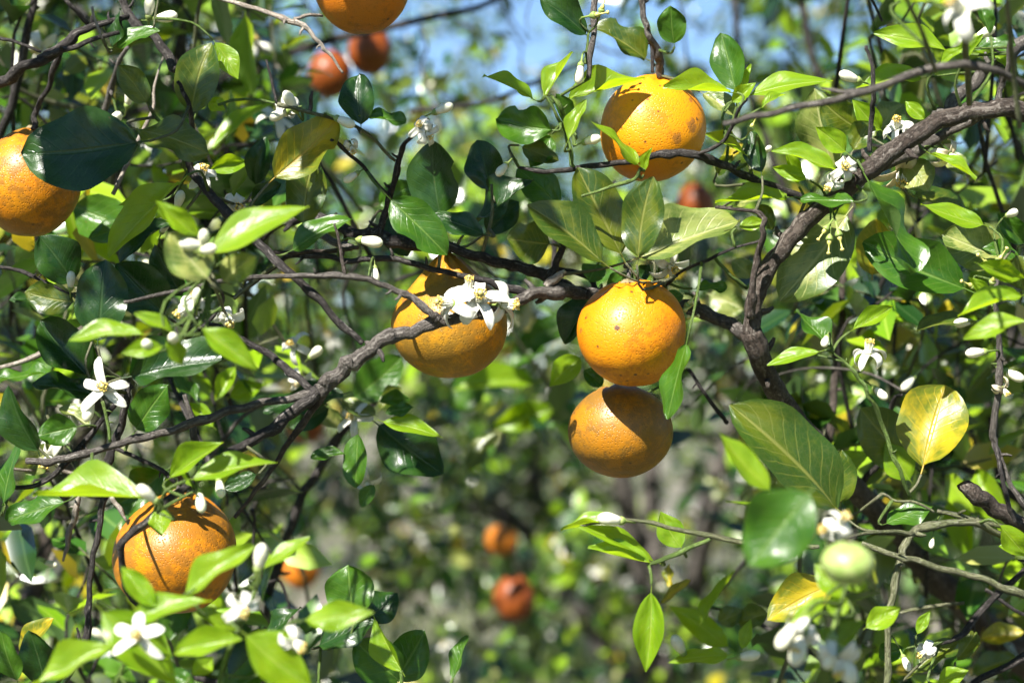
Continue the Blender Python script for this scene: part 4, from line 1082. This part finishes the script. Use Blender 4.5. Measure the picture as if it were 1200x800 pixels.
# buds and open flowers on the shoots further back
nst = len(STEMS)
for i in rng.choice(len(cent), 120, replace=False):
    q = PL(Vector(cent[i] + rng.normal(size=3) * 0.03))
    f = (rng.normal(), rng.normal(), 0.6)
    if not (-20 < q[0] < 1220 and -20 < q[1] < 820):
        continue
    if rng.random() < 0.3:
        blossom(tree, q[0], q[1], q[2], f, 1.1, 1)
    else:
        bud(tree, q[0], q[1], q[2], f, rng.uniform(0.7, 1.1))
del STEMS[nst:]
# bare thorny twigs crossing the crown
for i in range(220):
    while True:
        px, py = rng.uniform(-60, 1260), rng.uniform(-60, 840)
        if rng.random() < depth_density(px, py) * (1.0 if (px < 330 or px > 880 or py < 300) else 0.4): break
    d = rng.uniform(1.5, 3.2)
    a = rng.uniform(0, 6.28)
    L_ = rng.uniform(0.05, 0.17)
    if (370 < px < 1000 and py < 230 and d < 2.3) or (380 < px < 900 and py > 430):
        continue
    c = np.array(W(px, py, d)); v = np.array([math.cos(a), rng.normal() * 0.5, math.sin(a)])
    pts = [c + v * L_ * f + np.array([0, 0, -0.12 * L_ * (2 * f - 1) ** 2]) + rng.normal(size=3) * L_ * 0.05 for f in (0, .25, .5, .75, 1)]
    r0 = rng.uniform(0.0012, 0.0032)
    branch_w(tree, pts, [r0, r0 * .9, r0 * .75, r0 * .6, r0 * .35], 'd' if rng.random() < .5 else ('b' if rng.random() < .5 else ('o' if rng.random() < .5 else 'x')), 'twig', 6, 4, reg=False)
# the part of the crown above and to the left of the picture, which throws the dappled shade
cent2, dirs2 = [], []
OPEN = [(180, 655, 1.42, .075), (700, 400, 1.37, .05), (775, 375, 1.37, .05), (740, 135, 1.44, .05), (515, 345, 1.42, .05), (560, 350, 1.38, .06), (123, 457, 1.38, .05), (163, 745, 1.13, .04), (20, 190, 1.45, .04),
        (1100, 490, 1.43, .04), (1070, 310, 1.42, .04), (950, 330, 1.45, .035), (900, 540, 1.40, .05), (380, 170, 1.42, .04), (1000, 600, 1.12, .05), (330, 770, 1.13, .05), (1010, 200, 1.42, .05), (640, 150, 1.42, .04), (250, 280, 1.2, .05), (810, 280, 1.43, .04), (760, 740, 1.35, .04), (450, 740, 1.38, .04), (440, 400, 1.4, .04), (970, 750, 1.1, .05), (1110, 760, 1.42, .04)]
OPEN = [(np.array(W(a, b, c)), r) for a, b, c, r in OPEN]
SN = np.array(SUN)
def out_margin(px, py, d, m):
    m = m / (PX * max(d, 0.05))
    return -m < px < 1200 + m and -m < py < 800 + m
def shades_open(c):
    for q, r in OPEN:
        v = c - q
        t = v @ SN
        if t > 0 and np.linalg.norm(v - t * SN) < r + 0.045:
            return True
    return False
tries = 0
while len(cent2) < 175 and tries < 6000:
    tries += 1
    t = rng.uniform(0.42, 1.45)
    base = np.array(W(rng.uniform(-150, 1350), rng.uniform(-100, 900), rng.uniform(1.3, 2.6)))
    clump = base + SN * t
    for _ in range(int(rng.integers(3, 9))):
        c = clump + rng.normal(size=3) * 0.07
        px, py, d = PL(Vector(c))
        if d > 0.05 and out_margin(px, py, d, 0.06):
            continue
        if np.linalg.norm(c - np.array(CAM)) < 0.4 or shades_open(c):
            continue
        cent2.append(c); dirs2.append(np.array([rng.normal(), rng.normal(), 0.5 + rng.normal() * 0.5]))
# unseen leaves added over and behind the fruit to block sky and sun
while len(cent2) < 420:
    c = np.array([rng.uniform(-1.3, 1.9), rng.uniform(1.5, 3.3), rng.uniform(1.9, 2.7)])
    px, py, d = PL(Vector(c))
    if out_margin(px, py, d, 0.08) or shades_open(c):
        continue
    cent2.append(c); dirs2.append(np.array([rng.normal(), rng.normal(), 0.5 + rng.normal() * 0.5]))
# unseen leaves added to keep the sun off the lower centre fruit and the far sides of the others
for (a, b, c, t) in ((715, 512, 1.41, 0.62), (742, 525, 1.41, 0.7), (700, 480, 1.42, 0.75), (268, 690, 1.42, 0.6), (60, 250, 1.46, 0.5), (585, 405, 1.43, 0.6),
                     (120, 160, 1.38, 0.5), (85, 190, 1.38, 0.55), (113, 350, 1.40, 0.6), (170, 340, 1.44, 0.7), (505, 205, 1.43, 0.55), (568, 195, 1.46, 0.6), (30, 490, 1.40, 0.6),
                     (655, 270, 1.40, 0.55), (560, 250, 1.46, 0.6), (490, 520, 1.55, 0.7), (1150, 200, 1.6, 0.6), (1160, 260, 1.8, 0.7)):
    cent2.append(np.array(W(a, b, c)) + SN * t); dirs2.append(np.array([0.2, 0.1, 1.0]))
# unseen leaves added round the camera to cut the fill light
n0 = len(cent2)
tt = np.linspace(0.15, 3.2, 22)
tries = 0
while len(cent2) < n0 + 900 and tries < 20000:
    tries += 1
    c = np.array([rng.uniform(-2.4, 2.6), rng.uniform(-0.6, 3.6), rng.uniform(0.3, 3.1)])
    px, py, d = PL(Vector(c))
    if (d > 0.02 and out_margin(px, py, d, 0.19)) or np.linalg.norm(c - np.array(CAM)) < 0.55:
        continue
    bad = False
    for t in tt:
        x_, y_, d_ = PL(Vector(c - SN * t))
        if 0.95 < d_ < 2.4 and -40 < x_ < 1240 and -40 < y_ < 840:
            bad = True
            break
    if bad:
        continue
    cent2.append(c); dirs2.append(np.array([rng.normal(), rng.normal(), 0.5 + rng.normal() * 0.5]))
P2, X2, N2, L2 = sprigs(cent2, dirs2, 6, 0.05, 0.05, 0.09)
big_ = np.arange(len(P2)) > len(P2) * n0 / len(cent2)
L2 = np.where(big_, L2 * 1.35, L2)
# gaps cut in these leaves so the sun reaches the fruit and the open flowers
mid2 = P2 + X2 * L2[:, None] * 0.5
keep2 = np.ones(len(P2), bool)
for (a, b, c, r) in ((705, 405, 1.375, .030), (778, 372, 1.375, .026), (740, 350, 1.375, .014), (180, 650, 1.42, .035), (555, 352, 1.38, .035), (123, 457, 1.38, .03), (500, 350, 1.42, .03), (718, 490, 1.42, .008), (760, 470, 1.43, .008), (970, 760, 1.10, .04)):
    v = mid2 - np.array(W(a, b, c))
    t = v @ SN
    off = np.linalg.norm(v - t[:, None] * SN, axis=1)
    keep2 &= ~((t > 0) & (off < r + 0.028))
P2, X2, N2, L2 = P2[keep2], X2[keep2], N2[keep2], L2[keep2]
PP = np.vstack([Pn[rest], P2]); XX = np.vstack([Xn[rest], X2]); NN = np.vstack([Nn[rest], N2]); LL = np.concatenate([Ln[rest], L2])
kk = np.concatenate([kn[rest], rng.choice(6, len(P2), p=[0.3, 0.4, 0.2, 0.08, 0.01, 0.01])])
fo = link('foliage_and_shade_leaves', cloud_mesh('foliage_and_shade_leaves', PP - np.array(TB), XX, NN, LL, LL * 0.5, kk, [LMC[k] for k in KINDS6]), tree, Matrix.Translation(TB))  # holds the visible fill leaves and the unseen ones added for shade
fo['kind'] = 'stuff'

# ------------------------------------------------------------------ fruit on the near tree
OR = lambda *a: peel_mat(*a)
GRP = 'ripe oranges on the near tree'
m1 = OR('peel_bright', (0.5600, 0.1700, 0.0020), (0.6000, 0.2250, 0.0035), (0.3192, 0.0966, 0.0050), 0.6, 0.9, 1.0, [(-.50, .36, .039, .0016, 1), (.22, .18, .039, .0024, 1), (-.62, .12, .039, .0022, 0), (.28, .40, .039, .0012, 1), (.0, -.85, .039, .002, 0)])
m2 = OR('peel_russet', (0.3500, 0.1350, 0.0050), (0.2700, 0.1250, 0.0101), (0.1450, 0.0760, 0.0140), 0.85, 1.0, 2.0, [(-.52, .27, .036, .0018, 1), (-.12, .48, .036, .0018, 1), (.02, .25, .036, .0012, 1), (.75, .22, .036, .003, 0)])
m3 = OR('peel_ochre', (0.5000, 0.1950, 0.0042), (0.4000, 0.1950, 0.0118), (0.2000, 0.1120, 0.0160), 0.92, 0.7, 3.0, [(-.10, .52, .042, .004, 0), (-.22, .60, .042, .0012, 1), (-.02, .62, .042, .0012, 1), (-.38, .02, .042, .0015, 1)])
m4 = OR('peel_yellow', (0.6000, 0.2300, 0.0030), (0.6000, 0.1900, 0.0022), (0.2856, 0.1092, 0.0084), 0.5, 1.3, 4.0, [(-.72, .08, .039, .0055, 0), (-.58, .22, .039, .0022, 1), (-.88, -.2, .039, .006, 0), (.55, -.1, .039, .005, 0), (.1, .3, .039, .0012, 1), (.75, .35, .039, .003, 0), (-.5, .6, .039, .003, 0)])
m5 = OR('peel_amber', (0.5200, 0.1700, 0.0034), (0.4800, 0.1900, 0.0050), (0.2100, 0.0900, 0.0110), 0.95, 0.6, 5.0)
m6 = OR('peel_far', (0.2100, 0.0470, 0.0060), (0.1750, 0.0430, 0.0060), (0.1344, 0.0378, 0.0084), 0.4, 0.2, 6.0)
m7 = OR('peel_brown', (0.5040, 0.1428, 0.0050), (0.4200, 0.1428, 0.0101), (0.2100, 0.0798, 0.0118), 0.85, 0.9, 7.0, [(-.1, -.5, .036, .0025, 1), (.0, -.72, .036, .0016, 1)])
orange(740, 390, 1.42, 64, 63, m1, 'bright orange with dark pits, hanging directly above the russet orange at the centre', 11, 0.0, (-0.06, -0.10), W(733, 312, 1.455), GRP)
orange(727, 505, 1.47, 61, 55, m2, 'dull russet brown orange hanging directly below the bright orange', 12, 0.0, (-0.1, 0.3), None, GRP)
orange(529, 381, 1.475, 68, 63, m3, 'ochre orange with a necked top behind the branch and white blossoms', 13, 0.36, (-0.08, -0.05), W(526, 289, 1.475), GRP, furrow=0.045)
orange(765, 154, 1.49, 61, 63, m4, 'yellow orange with dark scabs, behind the twig at the upper centre', 14, 0.04, (0.10, 0.0), W(774, 85, 1.485), GRP)
orange(34, 217, 1.50, 57, 60, m5, 'amber orange partly covered by a big dark leaf at the left edge', 15, 0.12, (0.05, 0), W(39, 150, 1.49), GRP)
orange(208, 650, 1.48, 74, 69, m5, 'large orange behind the dark crooked twig and bright leaf sprays, lower left', 16, 0.06, (0.02, 0), W(205, 555, 1.47), GRP)
orange(424, -16, 1.50, 57, 54, m7, 'brownish orange cut by the top edge of the picture', 17, 0.0, (0, 0), W(424, -100, 1.5), GRP)
orange(160, 385, 2.4, 25, 25, m7, 'blurred orange almost hidden behind the leaves above the star-shaped blossom', 18, 0.0, (0, 0), None, GRP)
gr = orange(993, 660, 1.02, 31, 25, YGREEN, 'small pale green unripe fruit hanging in front of a yellow leaf', 19, 0.0, (0.05, -0.1), W(1003, 628, 1.03), None, 'unripe_fruit', 'unripe fruit')
GB = 'blurred oranges hanging further back'
FARO = [(602, 700, 3.45, 25, 28, m6, 'red orange blurred, lowest and roundest in the open centre below'),
        (353, 667, 3.7, 23, 23, m7, 'blurred orange beside the dark stem at the lower left of centre'),
        (588, 633, 3.9, 20, 18, m7, 'small golden orange half behind a dark leaf above the red one'),
        (386, 88, 2.9, 26, 27, m6, 'blurred red orange behind the grey twig at the upper left of centre'),
        (433, 58, 2.9, 26, 30, m6, 'blurred brown orange right below the fruit cut by the top edge'),
        (815, 240, 3.2, 24, 25, m6, 'dark red blurred orange between leaves under the yellow orange'),
        (357, 496, 2.9, 24, 24, m6, 'blurred orange showing below the fork of the main branch'),
        (930, 804, 3.2, 18, 18, m6, 'red orange just showing at the bottom edge below the white buds'),
        (697, 668, 5.2, 13, 13, m7, 'tiny brown blurred orange below the russet fruit')]
for i, (x, y, d, a, b, m, lab) in enumerate(FARO):
    orange(x, y, d, a, b, m, lab, 30 + i, 0.0, (0, 0), None, GB, lo=True)

# ================================================================== orange trees further back
def back_tree(bx, by, height, crad, low, n_sprig, label, seed, singles=0, per=9, p=(0.29, 0.19, 0.37, 0.06, 0.03, 0.06), nb=6, lm=(0.05, 0.09), view_only=True):
    r_ = np.random.default_rng(seed)
    base = Vector((bx, by, -0.06))
    t = link('orange_tree', None, None, Matrix.Translation(base))
    tag(t, label, 'orange tree', 'orange trees of the rows behind')
    fork = base + Vector((r_.normal() * .05, r_.normal() * .05, height * 0.22))
    branch_w(t, [base, base * 0.5 + fork * 0.5 + Vector((0.02, 0, 0)), fork], [0.085, 0.065, 0.06], 'b', 'trunk', 10, 5, reg=False)
    cc = base + Vector((0, 0, low + (height - low) * 0.5))
    hz = (height - low) * 0.5
    tips = []
    for b in range(nb):
        a = 2 * math.pi * (b + r_.uniform(-.3, .3)) / nb
        e = Vector((cc.x + math.cos(a) * crad * 0.62, cc.y + math.sin(a) * crad * 0.62, cc.z + r_.uniform(-0.1, 0.65) * hz))
        m = fork * 0.45 + e * 0.55 + Vector((r_.normal() * .08, r_.normal() * .08, 0.12))
        branch_w(t, [fork - Vector((0, 0, .03)), m, e], [0.045, 0.03, 0.016], 'b', 'branch', 8, 5, reg=False)
        for s in range(4):
            st = m * (1 - s / 4) + e * (s / 4)
            v = Vector(r_.normal(size=3)); v.z = abs(v.z) * 0.7 - 0.15; v.normalize()
            e2 = st + v * crad * r_.uniform(0.35, 0.6)
            branch_w(t, [st, (st + e2) / 2 + Vector((0, 0, .03)), e2], [0.014, 0.010, 0.005], 'd' if s % 2 else 'b', 'branch', 6, 3, reg=False)
            tips.append(np.array(e2))
    cen, dr = [], []
    k = 0
    ctr = np.array(cc)
    while len(cen) < n_sprig and k < 60000:
        k += 1
        # clumps near branch ends plus the outer shell
        if r_.random() < 0.45:
            c = tips[r_.integers(len(tips))] + r_.normal(size=3) * 0.13
        else:
            v = r_.normal(size=3); v /= np.linalg.norm(v)
            c = ctr + v * np.array([crad, crad, hz]) * (r_.uniform(0.35, 1.0) ** 0.5) * (1 + 0.16 * math.sin(5 * v[0] + seed) * math.cos(4 * v[2] + seed * 2))
        if c[2] < low * 0.7: continue
        # holes in the crown
        if math.sin(c[0] * 7.1 + seed) + math.sin(c[1] * 6.3 + 2 * seed) + math.sin(c[2] * 8.2 + seed * 3) > 1.05: continue
        cen.append(c); dr.append((c - ctr) / crad + np.array([0, 0, 0.35]) + r_.normal(size=3) * 0.4)
    P, X, N, L = sprigs(cen, dr, per, 0.07, lm[0], lm[1], r_)
    kd = r_.choice(6, len(P), p=p)
    single = []
    if singles:
        q = np.array([PL(Vector(v)) for v in P])
        ok = (q[:, 0] > 0) & (q[:, 0] < 1200) & (q[:, 1] > 0) & (q[:, 1] < 800) & (q[:, 2] > 1)
        sc = np.where(ok, L / q[:, 2], 0)
        single = np.argsort(-sc)[:singles]
        for i in single:
            kc = KINDS6[kd[i]]
            leaf_at(t, P[i], P[i] + X[i] * L[i], L[i] * (0.42 if kc == 'y' else 0.52), kc, Vector(N[i]), None, False)
    keep = np.ones(len(P), bool); keep[single] = False
    o = link('crown', cloud_mesh('crown', P[keep] - np.array(base), X[keep], N[keep], L[keep], L[keep] * 0.5, kd[keep], [LMC[k] for k in KINDS6]), t, Matrix.Translation(base))
    o['kind'] = 'stuff'
    # open flowers scattered over the crown
    nf = int(len(cen) * 0.9)
    idx = r_.choice(len(cen), nf, replace=False)
    FP, FX, FN = [], [], []
    for i in idx:
        c = cen[i] + r_.normal(size=3) * 0.03
        ax = dr[i] / np.linalg.norm(dr[i])
        u = np.cross(ax, [0.2, 0.3, 0.9]); u /= np.linalg.norm(u); w = np.cross(ax, u)
        for q in range(int(r_.integers(4, 9))):
            a = 2 * math.pi * q / 5
            if q % 5 == 0: c = c + r_.normal(size=3) * 0.02
            FP.append(c); FX.append(math.cos(a) * u + math.sin(a) * w + 0.2 * ax); FN.append(ax)
    FP, FX, FN = map(np.array, (FP, FX, FN))
    fl = link('blossom', cloud_mesh('blossom', FP - np.array(base), FX, FN, np.full(len(FP), .019), np.full(len(FP), .009), np.zeros(len(FP), int), [PETAL]), t, Matrix.Translation(base))
    fl['kind'] = 'stuff'
    return t
back_tree(-1.35, 4.7, 3.0, 1.15, 0.55, 900, 'blurred orange tree behind the leaves on the left, nearest of the back row', 41, 240)
back_tree(2.0, 4.9, 3.3, 1.25, 0.45, 1000, 'blurred dark orange tree behind the forked limb on the right', 42, 240)
back_tree(0.42, 5.6, 2.45, 1.1, 0.35, 800, 'low blurred orange tree behind the two central fruits, sky above it', 43, 240)
back_tree(-2.6, 8.2, 3.1, 1.3, 0.4, 700, 'orange tree of the second row far behind at the left', 44)
back_tree(-0.7, 9.6, 3.5, 1.4, 0.4, 800, 'orange tree of the second row seen through the open centre', 45)
back_tree(1.5, 9.4, 3.5, 1.4, 0.4, 700, 'orange tree of the second row behind the low central one', 46)
back_tree(3.6, 8.8, 3.4, 1.4, 0.4, 700, 'orange tree of the second row far behind at the right', 47)
FARL = ['leftmost', 'second from left', 'middle', 'second from right', 'rightmost']
for i, x in enumerate((-5.0, -2.4, 0.4, 3.0, 5.6)):
    back_tree(x, 15.0 + 0.7 * math.sin(i * 2.1), 4.1 + 0.4 * math.sin(i * 3.3), 1.9, 0.4, 700, 'faint orange tree of the farthest row, %s' % FARL[i], 50 + i, per=8, lm=(0.07, 0.12))

# weeds on the orchard floor
wn_ = 11000
wy = 5.0 + 20 * rng.random(wn_) ** 1.3
wx = rng.uniform(-0.42, 0.42, wn_) * (wy + 4)
wz = np.full(wn_, -0.06)
patch = np.sin(wx * 1.7 + 1.1) + np.sin(wy * 1.3 + 0.4) + rng.normal(size=wn_) * 0.6 > -0.2
WP = np.stack([wx, wy, wz], 1)[patch]
n_ = len(WP)
WX = np.stack([rng.normal(size=n_) * 0.5, rng.normal(size=n_) * 0.5, np.full(n_, 0.8)], 1)
WN = rng.normal(size=(n_, 3))
wl = rng.uniform(0.08, 0.22, n_)
we = link('weeds', cloud_mesh('weeds', WP, WX, WN, wl, wl * 0.22, rng.choice(3, n_, p=[0.45, 0.3, 0.25]), [LMC['y'], LMC['o'], LMC['p']]))
tag(we, 'low green and straw weeds on the orchard floor', 'weeds', kind='stuff')
